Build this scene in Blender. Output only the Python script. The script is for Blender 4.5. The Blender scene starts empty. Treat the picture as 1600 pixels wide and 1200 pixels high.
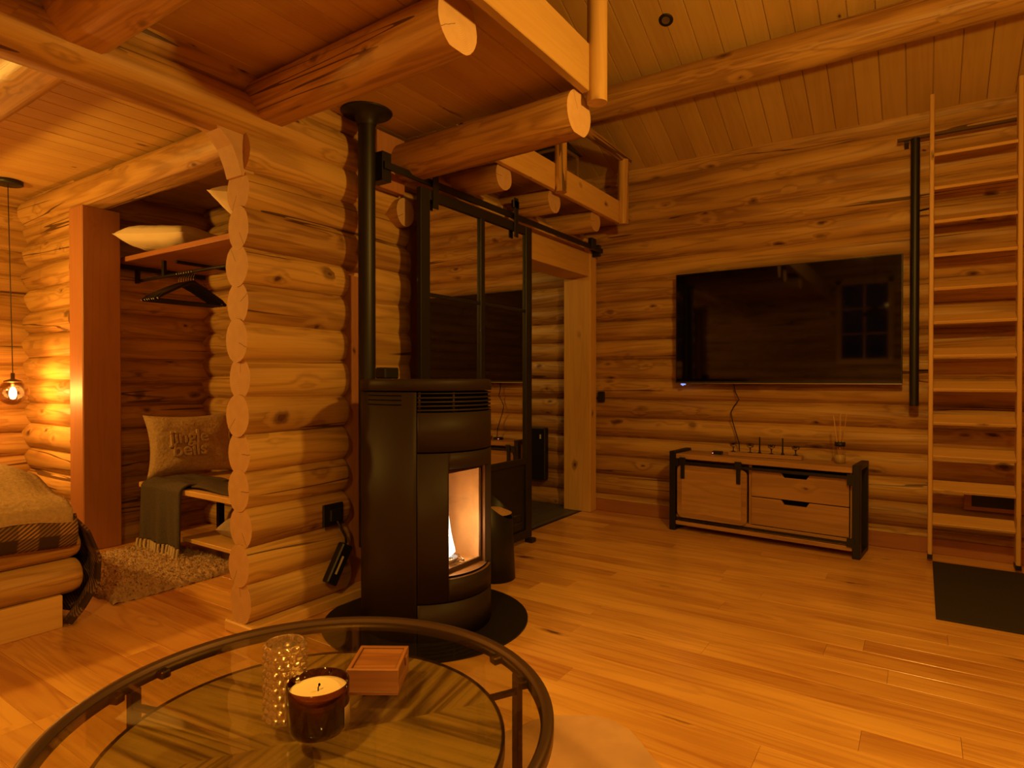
import bpy, bmesh, math, random
from mathutils import Vector, Matrix, noise
C = bpy.context.scene.collection
sc = bpy.context.scene
PI = math.pi
R = math.radians
random.seed(7)

# ------------------------------------------------------------------ camera, world, lights, exposure
F_PX = 960.0
CAM_H = 1.15
cam_d = bpy.data.cameras.new('camera')
cam_d.sensor_width = 36.0
cam_d.lens = 36.0 * F_PX / 1600.0
cam_d.clip_start = 0.02
cam = bpy.data.objects.new('camera', cam_d)
C.objects.link(cam)
cam.location = (0, 0, CAM_H)
cam.rotation_euler = (R(90 - 0.4775), 0, R(33.69 - 90))
sc.camera = cam
sc.view_settings.view_transform = 'Standard'
sc.view_settings.look = 'None'
sc.view_settings.gamma = 1
sc.view_settings.use_curve_mapping = False
sc.view_settings.exposure = 0.15

wd = bpy.data.worlds.new('world')
sc.world = wd
wd.use_nodes = True
wd.node_tree.nodes['Background'].inputs[0].default_value = (0.05, 0.09, 0.2, 1)
wd.node_tree.nodes['Background'].inputs[1].default_value = 0.12


def point_light(name, loc, power, col, rad=0.05):
    l = bpy.data.lights.new(name, 'POINT')
    l.energy = power
    l.color = col
    l.shadow_soft_size = rad
    o = bpy.data.objects.new(name, l)
    o.location = loc
    C.objects.link(o)
    return o


def spot_light(name, loc, target, power, col, size, blend=0.8, rad=0.04):
    l = bpy.data.lights.new(name, 'SPOT')
    l.energy = power
    l.color = col
    l.spot_size = R(size)
    l.spot_blend = blend
    l.shadow_soft_size = rad
    o = bpy.data.objects.new(name, l)
    o.location = loc
    o.rotation_euler = (Vector(target) - Vector(loc)).to_track_quat('-Z', 'Y').to_euler()
    C.objects.link(o)
    return o


WARM = (1.0, 0.53, 0.075)
point_light('living_lamp_light', (2.0, -0.02, 2.30), 108, WARM, 0.06)
point_light('fascia_lamp_light', (1.55, 0.55, 2.62), 6, WARM, 0.05)
point_light('rear_fill_light', (-0.2, -0.9, 2.3), 30, WARM, 0.08)  # added fill from behind the camera, brightens the left floor
spot_light('downward_fill_light', (-0.35, 0.55, 2.02), (-0.25, 0.75, 0.0), 95, WARM, 150, 0.5, 0.06)  # added downward fill for floor and lower partition, spares the loft underside
point_light('bedroom_lamp_light', (1.57, 5.12, 1.05), 36, (1.0, 0.50, 0.11), 0.035)
point_light('bedroom_fill_light', (0.2, 4.4, 1.9), 100, WARM, 0.06)  # added fill for alcove and left floor, no known bedroom lamp
point_light('hall_lamp_light', (4.15, 3.7, 2.2), 8, (1.0, 0.66, 0.16), 0.05)
point_light('fire_light', (2.20, 1.83, 0.42), 5.5, (1.0, 0.66, 0.32), 0.03)


# ------------------------------------------------------------------ materials
def new_mat(name):
    m = bpy.data.materials.new(name)
    m.use_nodes = True
    nt = m.node_tree
    for n in list(nt.nodes):
        nt.nodes.remove(n)
    out = nt.nodes.new('ShaderNodeOutputMaterial')
    b = nt.nodes.new('ShaderNodeBsdfPrincipled')
    nt.links.new(b.outputs[0], out.inputs[0])
    return m, nt, b


def plain(name, col, rough=0.5, metal=0.0, spec=0.5, emit=None, estr=0, noise_amt=0.0, nscale=40, bump=0.0):
    m, nt, b = new_mat(name)
    b.inputs['Base Color'].default_value = (*col, 1)
    b.inputs['Roughness'].default_value = rough
    b.inputs['Metallic'].default_value = metal
    b.inputs['Specular IOR Level'].default_value = spec
    if emit:
        b.inputs['Emission Color'].default_value = (*emit, 1)
        b.inputs['Emission Strength'].default_value = estr
    if noise_amt or bump:
        tc = nt.nodes.new('ShaderNodeTexCoord')
        n = nt.nodes.new('ShaderNodeTexNoise')
        n.inputs['Scale'].default_value = nscale
        n.inputs['Detail'].default_value = 4
        nt.links.new(tc.outputs['Object'], n.inputs['Vector'])
        if noise_amt:
            mx = nt.nodes.new('ShaderNodeMix')
            mx.data_type = 'RGBA'
            mx.inputs['A'].default_value = (*[c * (1 - noise_amt) for c in col], 1)
            mx.inputs['B'].default_value = (*[min(1, c * (1 + noise_amt)) for c in col], 1)
            nt.links.new(n.outputs['Fac'], mx.inputs['Factor'])
            nt.links.new(mx.outputs['Result'], b.inputs['Base Color'])
        if bump:
            bp = nt.nodes.new('ShaderNodeBump')
            bp.inputs['Strength'].default_value = 0.8
            bp.inputs['Distance'].default_value = bump
            nt.links.new(n.outputs['Fac'], bp.inputs['Height'])
            nt.links.new(bp.outputs[0], b.inputs['Normal'])
    return m


def wood(name, light, dark, rough=0.55, knots=0.28, crack=0.0, grain=0.5, tint=0.6, spec=0.4, coat=0.0,
         knot_scale=(4.5, 7.5), bump=0.0015, ring=0.5, knot_col=(0.10, 0.03, 0.008)):
    m, nt, b = new_mat(name)
    N, L = nt.nodes.new, nt.links.new

    def mth(op, a, bb=None, cc=None, clamp=False):
        n = N('ShaderNodeMath')
        n.operation = op
        n.use_clamp = clamp
        for i, s in enumerate((a, bb, cc)):
            if s is None:
                continue
            if isinstance(s, (int, float)):
                n.inputs[i].default_value = s
            else:
                L(s, n.inputs[i])
        return n.outputs[0]

    def mapped(sx, sy):
        mp = N('ShaderNodeMapping')
        mp.inputs['Scale'].default_value = (sx, sy, 1)
        L(uv, mp.inputs['Vector'])
        return mp.outputs[0]

    def nz(vec, detail=3, rough_=0.5, dist=0.0):
        n = N('ShaderNodeTexNoise')
        n.inputs['Scale'].default_value = 1
        n.inputs['Detail'].default_value = detail
        n.inputs['Roughness'].default_value = rough_
        n.inputs['Distortion'].default_value = dist
        L(vec, n.inputs['Vector'])
        return n.outputs['Fac']

    def smooth(x, lo, hi):
        r_ = N('ShaderNodeMapRange')
        r_.interpolation_type = 'SMOOTHSTEP'
        r_.inputs['From Min'].default_value = lo
        r_.inputs['From Max'].default_value = hi
        L(x, r_.inputs['Value'])
        return r_.outputs['Result']

    uv = N('ShaderNodeUVMap').outputs[0]
    big = nz(mapped(0.7, 2.2), 2)
    # knots as stretched cells
    wob = N('ShaderNodeTexNoise')
    wob.inputs['Scale'].default_value = 14
    wob.inputs['Detail'].default_value = 2
    L(uv, wob.inputs['Vector'])
    wm = N('ShaderNodeVectorMath')
    wm.operation = 'MULTIPLY_ADD'
    L(wob.outputs['Color'], wm.inputs[0])
    wm.inputs[1].default_value = (0.25, 0.25, 0)
    L(mapped(*knot_scale), wm.inputs[2])
    vo = N('ShaderNodeTexVoronoi')
    vo.inputs['Scale'].default_value = 1
    vo.inputs['Randomness'].default_value = 1
    L(wm.outputs[0], vo.inputs['Vector'])
    sep = N('ShaderNodeSeparateColor')
    L(vo.outputs['Color'], sep.inputs[0])
    keep = mth('LESS_THAN', sep.outputs[0], knots)
    rad = mth('MULTIPLY_ADD', sep.outputs[1], 0.075, 0.035)
    d = vo.outputs['Distance']
    core = mth('MULTIPLY', mth('LESS_THAN', d, rad), keep)
    soft = smooth(mth('SUBTRACT', mth('MULTIPLY', rad, 2.6), d), 0.0, 0.13)
    halo = mth('MULTIPLY', soft, keep)
    # growth rings bending round the knots
    bend = mth('MULTIPLY', mth('MULTIPLY', keep, smooth(mth('SUBTRACT', 0.5, d), 0.0, 0.5)), 2.0)
    rg = nz(mapped(0.55, 9.0), 3, 0.5, 0.6)
    rv = mth('ADD', mth('MULTIPLY', rg, 14.0), bend)
    rings = mth('MULTIPLY_ADD', mth('SINE', mth('MULTIPLY', rv, 3.0)), 0.5, 0.5)
    fine = nz(mapped(3.0, 120.0), 4, 0.6)
    g = mth('MULTIPLY_ADD', mth('SUBTRACT', fine, 0.5), grain * 0.9, 0.0)
    mixv = mth('ADD', mth('MULTIPLY', smooth(big, 0.3, 0.72), tint), mth('ADD', mth('MULTIPLY', mth('POWER', rings, 2.0), ring * 0.55), g), clamp=True)
    c1 = N('ShaderNodeMix')
    c1.data_type = 'RGBA'
    c1.inputs['A'].default_value = (*light, 1)
    c1.inputs['B'].default_value = (*dark, 1)
    L(mixv, c1.inputs['Factor'])
    c2 = N('ShaderNodeMix')
    c2.data_type = 'RGBA'
    L(c1.outputs['Result'], c2.inputs['A'])
    c2.inputs['B'].default_value = (*[x * 0.45 for x in dark], 1)
    L(mth('MULTIPLY', halo, 0.75), c2.inputs['Factor'])
    c3 = N('ShaderNodeMix')
    c3.data_type = 'RGBA'
    L(c2.outputs['Result'], c3.inputs['A'])
    c3.inputs['B'].default_value = (*knot_col, 1)
    L(mth('MULTIPLY', core, 0.92), c3.inputs['Factor'])
    col = c3.outputs['Result']
    hgt = mth('ADD', mth('MULTIPLY', fine, 0.35), mth('MULTIPLY', rings, 0.25))
    if crack > 0:
        cn = nz(mapped(0.22, 6.0), 3, 0.45, 0.0)
        line = mth('LESS_THAN', mth('ABSOLUTE', mth('SUBTRACT', cn, 0.52)), crack)
        on = smooth(nz(mapped(0.6, 3.0), 1), 0.50, 0.56)
        cm = mth('MULTIPLY', line, on)
        c4 = N('ShaderNodeMix')
        c4.data_type = 'RGBA'
        L(col, c4.inputs['A'])
        c4.inputs['B'].default_value = (0.05, 0.015, 0.004, 1)
        L(mth('MULTIPLY', cm, 0.85), c4.inputs['Factor'])
        col = c4.outputs['Result']
        hgt = mth('SUBTRACT', hgt, mth('MULTIPLY', cm, 2.0))
    L(col, b.inputs['Base Color'])
    b.inputs['Roughness'].default_value = rough
    b.inputs['Specular IOR Level'].default_value = spec
    if coat:
        b.inputs['Coat Weight'].default_value = coat
        b.inputs['Coat Roughness'].default_value = 0.2
    bp = N('ShaderNodeBump')
    bp.inputs['Strength'].default_value = 0.7
    bp.inputs['Distance'].default_value = bump
    L(hgt, bp.inputs['Height'])
    L(bp.outputs[0], b.inputs['Normal'])
    return m


def end_grain(name, light, dark):
    m, nt, b = new_mat(name)
    N, L = nt.nodes.new, nt.links.new
    uv = N('ShaderNodeUVMap').outputs[0]
    ns = N('ShaderNodeTexNoise')
    ns.inputs['Scale'].default_value = 9
    L(uv, ns.inputs['Vector'])
    ln = N('ShaderNodeVectorMath')
    ln.operation = 'LENGTH'
    L(uv, ln.inputs[0])
    a = N('ShaderNodeMath'); a.operation = 'MULTIPLY_ADD'
    L(ns.outputs['Fac'], a.inputs[0]); a.inputs[1].default_value = 0.03
    L(ln.outputs['Value'], a.inputs[2])
    s = N('ShaderNodeMath'); s.operation = 'MULTIPLY'; L(a.outputs[0], s.inputs[0]); s.inputs[1].default_value = 900
    si = N('ShaderNodeMath'); si.operation = 'SINE'; L(s.outputs[0], si.inputs[0])
    mr = N('ShaderNodeMapRange'); mr.inputs['From Min'].default_value = -1
    L(si.outputs[0], mr.inputs['Value'])
    n2 = N('ShaderNodeTexNoise'); n2.inputs['Scale'].default_value = 22; n2.inputs['Detail'].default_value = 4
    L(uv, n2.inputs['Vector'])
    av = N('ShaderNodeMath'); av.operation = 'MULTIPLY_ADD'
    L(mr.outputs[0], av.inputs[0]); av.inputs[1].default_value = 0.35; 
    mm = N('ShaderNodeMath'); mm.operation = 'MULTIPLY'; L(n2.outputs['Fac'], mm.inputs[0]); mm.inputs[1].default_value = 0.7
    L(mm.outputs[0], av.inputs[2])
    c = N('ShaderNodeMix'); c.data_type = 'RGBA'
    c.inputs['A'].default_value = (*light, 1); c.inputs['B'].default_value = (*dark, 1)
    L(av.outputs[0], c.inputs['Factor'])
    # a drying crack running out from the heart
    sx = N('ShaderNodeSeparateXYZ'); L(uv, sx.inputs[0])
    w = N('ShaderNodeMath'); w.operation = 'MULTIPLY_ADD'
    L(ns.outputs['Fac'], w.inputs[0]); w.inputs[1].default_value = 0.035; L(sx.outputs[0], w.inputs[2])
    w2 = N('ShaderNodeMath'); w2.operation = 'SUBTRACT'; L(w.outputs[0], w2.inputs[0]); w2.inputs[1].default_value = 0.017
    ab = N('ShaderNodeMath'); ab.operation = 'ABSOLUTE'; L(w2.outputs[0], ab.inputs[0])
    lt = N('ShaderNodeMath'); lt.operation = 'LESS_THAN'; L(ab.outputs[0], lt.inputs[0]); lt.inputs[1].default_value = 0.0011
    gt = N('ShaderNodeMath'); gt.operation = 'GREATER_THAN'; L(sx.outputs[1], gt.inputs[0]); gt.inputs[1].default_value = 0.02
    lm = N('ShaderNodeMath'); lm.operation = 'MULTIPLY'; L(lt.outputs[0], lm.inputs[0]); L(gt.outputs[0], lm.inputs[1])
    c2 = N('ShaderNodeMix'); c2.data_type = 'RGBA'
    L(lm.outputs[0], c2.inputs['Factor']); L(c.outputs['Result'], c2.inputs['A']); c2.inputs['B'].default_value = (0.06, 0.02, 0.006, 1)
    L(c2.outputs['Result'], b.inputs['Base Color'])
    b.inputs['Roughness'].default_value = 0.7
    return m


M = {}
M['log'] = wood('log_pine', (0.58, 0.34, 0.10), (0.26, 0.12, 0.028), knots=0.6, crack=0.0065, rough=0.5, tint=0.65, grain=0.8, ring=0.75, bump=0.0025, knot_scale=(4.5, 8.0))
M['log_end'] = end_grain('log_end_grain', (0.60, 0.37, 0.19), (0.40, 0.22, 0.10))
M['floor'] = wood('floor_pine', (0.88, 0.50, 0.13), (0.48, 0.20, 0.045), rough=0.3, knots=0.34, grain=0.4, tint=0.8, spec=0.5, coat=0.6,
                  knot_scale=(3.0, 8.0), bump=0.0003, ring=0.55)
M['board'] = wood('ceiling_pine', (0.54, 0.335, 0.10), (0.36, 0.19, 0.045), rough=0.55, knots=0.24, grain=0.3, tint=0.5, knot_scale=(3.0, 7.0), bump=0.0005, ring=0.3)
M['planed'] = wood('planed_pine', (0.66, 0.40, 0.13), (0.46, 0.24, 0.06), rough=0.5, knots=0.2, grain=0.35, tint=0.4, bump=0.0005, ring=0.4)
M['fascia'] = wood('loft_edge_pine', (0.44, 0.26, 0.085), (0.32, 0.17, 0.05), rough=0.5, knots=0.25, grain=0.35, tint=0.4, bump=0.0005, ring=0.4)
M['red'] = wood('reddish_larch', (0.42, 0.18, 0.07), (0.28, 0.10, 0.035), rough=0.5, knots=0.12, grain=0.35, tint=0.5, bump=0.0005, ring=0.35)
M['mango'] = wood('mango_wood', (0.52, 0.29, 0.11), (0.30, 0.15, 0.05), rough=0.42, knots=0.2, grain=0.4, tint=0.7, bump=0.0005, ring=0.6)
M['parquet'] = wood('grey_brown_elm', (0.66, 0.45, 0.16), (0.20, 0.11, 0.035), rough=0.4, knots=0.1, grain=1.0, tint=0.3, bump=0.0006, ring=1.3, knot_scale=(4, 10))
M['box'] = wood('box_walnut', (0.34, 0.14, 0.045), (0.18, 0.06, 0.02), rough=0.4, knots=0.0, grain=1.1, tint=0.6, bump=0.0003, ring=1.0)
M['black'] = plain('black_metal', (0.012, 0.010, 0.009), 0.45, 0.0, 0.4)
M['stove'] = plain('stove_paint', (0.024, 0.014, 0.008), 0.55, 0.0, 0.2)
M['slot'] = plain('dark_gap', (0.003, 0.002, 0.002), 0.9, 0, 0.1)
M['iron'] = plain('bronze_iron', (0.10, 0.055, 0.03), 0.38, 0.6)
M['screen'] = plain('screen_glass', (0.003, 0.002, 0.002), 0.04, 0, 0.55)
M['silver'] = plain('silver_trim', (0.4, 0.35, 0.3), 0.3, 0.9)
M['slate_mat'] = plain('grey_felt', (0.045, 0.036, 0.028), 0.9, 0, 0.1, noise_amt=0.3, nscale=160, bump=0.001)
M['plate'] = plain('floor_plate_steel', (0.012, 0.009, 0.008), 0.5, 0.0, 0.3)
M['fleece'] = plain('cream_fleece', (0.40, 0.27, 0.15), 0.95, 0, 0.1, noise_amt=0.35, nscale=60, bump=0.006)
M['rugfur'] = plain('sheepskin', (0.42, 0.28, 0.17), 0.95, 0, 0.1, noise_amt=0.3, nscale=90, bump=0.004)
M['hide'] = plain('cow_hide', (0.55, 0.33, 0.18), 0.85, 0, 0.1, noise_amt=0.6, nscale=3.5)
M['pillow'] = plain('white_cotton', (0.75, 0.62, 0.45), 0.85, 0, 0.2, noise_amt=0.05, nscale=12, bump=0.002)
M['grey_cloth'] = plain('grey_cloth', (0.085, 0.065, 0.05), 0.95, 0, 0.1, noise_amt=0.4, nscale=120, bump=0.003)
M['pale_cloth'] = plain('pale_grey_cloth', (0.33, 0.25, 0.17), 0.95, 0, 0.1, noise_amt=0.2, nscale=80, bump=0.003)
M['fringe'] = plain('wool_fringe', (0.55, 0.42, 0.28), 0.95, 0, 0.1)
M['curtain'] = plain('dark_curtain', (0.10, 0.03, 0.02), 0.9)
M['wax'] = plain('candle_wax', (0.80, 0.62, 0.36), 0.5, 0, 0.4, noise_amt=0.05)
M['label'] = plain('paper_label', (0.22, 0.12, 0.05), 0.7)
M['pellets'] = plain('wood_pellets', (0.50, 0.28, 0.12), 0.9, noise_amt=0.5, nscale=120, bump=0.01)
M['white_label'] = plain('pale_label', (0.6, 0.5, 0.4), 0.6)
M['fire_metal'] = plain('vermiculite_lining', (0.62, 0.42, 0.22), 0.6, 0.2, 0.4, noise_amt=0.25, nscale=14)
M['flame'] = plain('flame', (0.8, 0.8, 0.9), 1, emit=(0.72, 0.84, 1.0), estr=1.6)
M['bulb'] = plain('lit_bulb', (1, 0.8, 0.5), 0.5, emit=(1.0, 0.78, 0.42), estr=30)
M['bulb_soft'] = plain('amber_bulb', (1, 0.8, 0.5), 0.5, emit=(1.0, 0.6, 0.3), estr=3)
M['led'] = plain('blue_led', (0, 0, 0), 0.5, emit=(0.25, 0.35, 1.0), estr=1.2)
M['red_led'] = plain('red_led', (0, 0, 0), 0.5, emit=(1.0, 0.25, 0.15), estr=1.5)


def glassy(name, tint, gloss=0.1, ior=1.45, rough=0.02, transp=1.0):
    """thin clear pane: lets light straight through, mirrors a little by angle"""
    m = bpy.data.materials.new(name)
    m.use_nodes = True
    nt = m.node_tree
    for n in list(nt.nodes):
        nt.nodes.remove(n)
    N, L = nt.nodes.new, nt.links.new
    out = N('ShaderNodeOutputMaterial')
    t = N('ShaderNodeBsdfTransparent'); t.inputs[0].default_value = (*tint, 1)
    g = N('ShaderNodeBsdfGlossy'); g.inputs['Roughness'].default_value = rough
    g.inputs['Color'].default_value = (1, 1, 1, 1)
    ge = N('ShaderNodeNewGeometry')
    dt = N('ShaderNodeVectorMath'); dt.operation = 'DOT_PRODUCT'
    L(ge.outputs['Normal'], dt.inputs[0]); L(ge.outputs['Incoming'], dt.inputs[1])
    ab = N('ShaderNodeMath'); ab.operation = 'ABSOLUTE'; L(dt.outputs['Value'], ab.inputs[0])
    om = N('ShaderNodeMath'); om.operation = 'SUBTRACT'; om.inputs[0].default_value = 1.0; L(ab.outputs[0], om.inputs[1])
    pw = N('ShaderNodeMath'); pw.operation = 'POWER'; L(om.outputs[0], pw.inputs[0]); pw.inputs[1].default_value = 5.0
    ad = N('ShaderNodeMath'); ad.operation = 'MULTIPLY_ADD'; ad.use_clamp = True
    L(pw.outputs[0], ad.inputs[0]); ad.inputs[1].default_value = 0.96; ad.inputs[2].default_value = 0.04 + gloss
    mx = N('ShaderNodeMixShader')
    L(ad.outputs[0], mx.inputs[0]); L(t.outputs[0], mx.inputs[1]); L(g.outputs[0], mx.inputs[2])
    L(mx.outputs[0], out.inputs[0])
    return m


M['glass'] = glassy('clear_glass', (0.93, 0.90, 0.82), 0.0)
M['smoked'] = glassy('smoked_glass', (0.55, 0.42, 0.30), 0.05)
M['table_glass'] = glassy('table_glass', (0.80, 0.78, 0.66), 0.015)
M['stove_glass'] = glassy('stove_glass', (0.95, 0.9, 0.8), 0.0)
M['tumbler'] = glassy('amber_glass', (0.38, 0.18, 0.065), 0.03)
M['cut_glass'], _nt, _b = new_mat('cut_glass')
_b.inputs['Base Color'].default_value = (0.95, 0.88, 0.75, 1)
_b.inputs['Transmission Weight'].default_value = 1.0
_b.inputs['Roughness'].default_value = 0.03
_b.inputs['IOR'].default_value = 1.45
M['lustre'], _nt, _b = new_mat('gold_lustre_glass')
_b.inputs['Base Color'].default_value = (1.0, 0.85, 0.62, 1)
_b.inputs['Transmission Weight'].default_value = 0.9
_b.inputs['Metallic'].default_value = 0.38
_b.inputs['Roughness'].default_value = 0.06
_b.inputs['IOR'].default_value = 1.5
M['mirror'], _nt, _b = new_mat('dark_mirror_pane')
_b.inputs['Base Color'].default_value = (0.72, 0.70, 0.66, 1)
_b.inputs['Metallic'].default_value = 1.0
_b.inputs['Roughness'].default_value = 0.015
M['night'] = glassy('night_window_glass', (0.8, 0.85, 0.9), 0.02)


def slate_floor():
    m, nt, b = new_mat('slate_tiles')
    N, L = nt.nodes.new, nt.links.new
    tc = N('ShaderNodeTexCoord')
    br = N('ShaderNodeTexBrick')
    br.inputs['Scale'].default_value = 1.0
    br.inputs['Brick Width'].default_value = 0.6
    br.inputs['Row Height'].default_value = 0.15
    br.inputs['Mortar Size'].default_value = 0.004
    br.inputs['Color1'].default_value = (0.055, 0.05, 0.046, 1)
    br.inputs['Color2'].default_value = (0.09, 0.082, 0.075, 1)
    br.inputs['Mortar'].default_value = (0.02, 0.018, 0.016, 1)
    L(tc.outputs['Object'], br.inputs['Vector'])
    L(br.outputs['Color'], b.inputs['Base Color'])
    b.inputs['Roughness'].default_value = 0.5
    return m


M['slate'] = slate_floor()


def plaid():
    m, nt, b = new_mat('plaid_wool')
    N, L = nt.nodes.new, nt.links.new
    uv = N('ShaderNodeUVMap').outputs[0]

    def bands(dirn, sc_):
        w = N('ShaderNodeTexWave'); w.wave_type = 'BANDS'; w.bands_direction = dirn
        w.inputs['Scale'].default_value = sc_; w.inputs['Distortion'].default_value = 0.3
        L(uv, w.inputs['Vector'])
        r = N('ShaderNodeMapRange'); r.inputs['From Min'].default_value = 0.45; r.inputs['From Max'].default_value = 0.6
        L(w.outputs['Fac'], r.inputs['Value'])
        return r.outputs[0]
    a = N('ShaderNodeMath'); a.operation = 'ADD'; L(bands('X', 2.0), a.inputs[0]); L(bands('Y', 2.0), a.inputs[1])
    w2 = N('ShaderNodeTexWave'); w2.bands_direction = 'DIAGONAL'; w2.inputs['Scale'].default_value = 28
    L(uv, w2.inputs['Vector'])
    mm = N('ShaderNodeMath'); mm.operation = 'MULTIPLY'; L(a.outputs[0], mm.inputs[0]); L(w2.outputs['Fac'], mm.inputs[1])
    hf = N('ShaderNodeMath'); hf.operation = 'MULTIPLY'; L(mm.outputs[0], hf.inputs[0]); hf.inputs[1].default_value = 0.5
    c = N('ShaderNodeMix'); c.data_type = 'RGBA'
    c.inputs['A'].default_value = (0.035, 0.014, 0.008, 1); c.inputs['B'].default_value = (0.36, 0.2, 0.09, 1)
    L(hf.outputs[0], c.inputs['Factor']); L(c.outputs['Result'], b.inputs['Base Color'])
    b.inputs['Roughness'].default_value = 0.95
    return m


M['plaid'] = plaid()


# ------------------------------------------------------------------ mesh builder
class MB:
    def __init__(s):
        s.v, s.f, s.uv, s.mi, s.sm = [], [], [], [], []

    def add(s, verts, faces, uvs, mi=0, smooth=False):
        o = len(s.v)
        s.v += [tuple(p) for p in verts]
        for k, f in enumerate(faces):
            s.f.append([i + o for i in f])
            s.uv.append(uvs[k] if uvs else [(verts[i][0], verts[i][1]) for i in f])
            s.mi.append(mi[k] if isinstance(mi, list) else mi)
            s.sm.append(smooth[k] if isinstance(smooth, list) else smooth)

    def box(s, lo, hi, grain=None, mat=None, bev=0.0, endmi=0, mi=0):
        """axis-aligned box with optional bevel; grain = axis index of the wood grain"""
        sz = [hi[i] - lo[i] for i in range(3)]
        if grain is None:
            grain = sz.index(max(sz))
        off = (random.uniform(0, 60), random.uniform(0, 60))
        c = [(hi[i] + lo[i]) / 2 for i in range(3)]
        h = [sz[i] / 2 for i in range(3)]
        b = min(bev, min(h) * 0.45)
        bm = bmesh.new()
        bmesh.ops.create_cube(bm, size=1.0)
        for v in bm.verts:
            v.co = Vector((v.co.x * sz[0], v.co.y * sz[1], v.co.z * sz[2]))
        if b > 0:
            bmesh.ops.bevel(bm, geom=bm.edges[:], offset=b, segments=1, affect='EDGES', profile=0.5)
        bm.verts.index_update()
        vs = [Vector(v.co) for v in bm.verts]
        fs, us, ms = [], [], []
        for f in bm.faces:
            n = f.normal
            ax = max(range(3), key=lambda i: abs(n[i]))
            idx = [v.index for v in f.verts]
            fs.append(idx)
            if ax == grain:
                o_ = [i for i in range(3) if i != grain]
                us.append([(vs[i][o_[0]], vs[i][o_[1]]) if endmi else (vs[i][o_[0]] * 0.3 + off[0], vs[i][o_[1]] + off[1]) for i in idx])
                ms.append(endmi if abs(n[ax]) > 0.9 else mi)
            else:
                w = [i for i in range(3) if i not in (grain, ax)][0]
                us.append([(vs[i][grain] + off[0], vs[i][w] + off[1] + 0.37 * ax) for i in idx])
                ms.append(mi)
        bm.free()
        vs = [v + Vector(c) for v in vs]
        if mat is not None:
            vs = [mat @ v for v in vs]
        s.add(vs, fs, us, ms, False)

    def tube(s, pts, r, n=12, cap=True, mi=0, wob=0.0, ry=None, up=None, capmi=None, step=None, seam=0.0, flat=None, round_end=(0, 0), closed=False):
        """round bar or log through the points. r a number or one per point; ry a second half-axis (vertical)"""
        pts = [Vector(p) for p in pts]
        if step and len(pts) == 2:
            k = max(2, int((pts[1] - pts[0]).length / step))
            a, b_ = pts
            r0, r1 = (r if isinstance(r, (list, tuple)) else (r, r))
            ts = [i / k for i in range(k + 1)]
            if round_end[0]:
                ts = [0, round_end[0] * .25 / (b_ - a).length, round_end[0] / (b_ - a).length] + [t for t in ts if t * (b_ - a).length > round_end[0] * 1.2]
            if round_end[1]:
                LL = (b_ - a).length
                ts = [t for t in ts if (1 - t) * LL > round_end[1] * 1.2] + [1 - round_end[1] / LL, 1 - round_end[1] * .25 / LL, 1]
            pts = [a.lerp(b_, t) for t in ts]
            rr = [r0 + (r1 - r0) * t for t in ts]
            if round_end[0]:
                rr[0] *= .72; rr[1] *= .88
            if round_end[1]:
                rr[-1] *= .72; rr[-2] *= .88
        else:
            rr = list(r) if isinstance(r, (list, tuple)) else [r] * len(pts)
        off = (random.uniform(0, 60), random.uniform(0, 60))
        sd = random.uniform(0, 99)
        verts, L = [], 0.0
        lens = []
        m = len(pts)
        pu = None
        for i, p in enumerate(pts):
            if closed:
                t = (pts[(i + 1) % m] - pts[i - 1]).normalized()
            else:
                t = (pts[min(i + 1, m - 1)] - pts[max(i - 1, 0)]).normalized()
            u_ = Vector(up) if up else (Vector((0, 0, 1)) if abs(t.z) < 0.9 else Vector((1, 0, 0)))
            if not up and pu is not None:
                u_ = pu
            side = t.cross(u_).normalized()
            u2 = side.cross(t).normalized()
            pu = u2
            if i:
                L += (p - pts[i - 1]).length
            lens.append(L)
            for j in range(n):
                a = seam + 2 * PI * j / n
                q = rr[i]
                w = 1.0
                if wob:
                    w += wob * noise.noise(Vector((L * 1.3 + sd, math.cos(a) * 0.8, math.sin(a) * 0.8 + sd))) + wob * 0.35 * noise.noise(Vector((L * 7 + sd, math.cos(a) * 2, math.sin(a) * 2)))
                cz = (ry / (rr[0] if not isinstance(r, (int, float)) else r) if ry else 1.0)
                dx, dz = math.cos(a) * q * w, math.sin(a) * q * w * cz
                if flat is not None:
                    dz = max(dz, -q * flat)
                verts.append(p + side * dx + u2 * dz)
        circ = 2 * PI * (sum(rr) / len(rr))
        fs, us = [], []
        rng = m if closed else m - 1
        for i in range(rng):
            i2 = (i + 1) % m
            l0 = lens[i]
            l1 = lens[i2] if i2 else lens[-1] + (pts[0] - pts[-1]).length
            for j in range(n):
                j2 = (j + 1) % n
                fs.append([i * n + j, i * n + j2, i2 * n + j2, i2 * n + j])
                v0, v1 = circ * j / n, circ * (j + 1) / n
                us.append([(l0 + off[0], v0 + off[1]), (l0 + off[0], v1 + off[1]), (l1 + off[0], v1 + off[1]), (l1 + off[0], v0 + off[1])])
        s.add(verts, fs, us, mi, True)
        if cap and not closed:
            for e, idx in ((0, list(range(n))), (m - 1, list(range((m - 1) * n, m * n)))):
                q = rr[e]
                ring = [verts[i] for i in idx]
                ro = random.uniform(0, 2 * PI)
                cuv = [((math.cos(ro + 2 * PI * j / n)) * q, math.sin(ro + 2 * PI * j / n) * q) for j in range(n)]
                order = list(range(n))
                if e != 0:
                    order = order[::-1]
                    # orientation only
                order = order[::-1] if e == 0 else order[::-1]
                s.add(ring, [order], [[cuv[k] for k in order]], mi if capmi is None else capmi, False)

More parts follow.
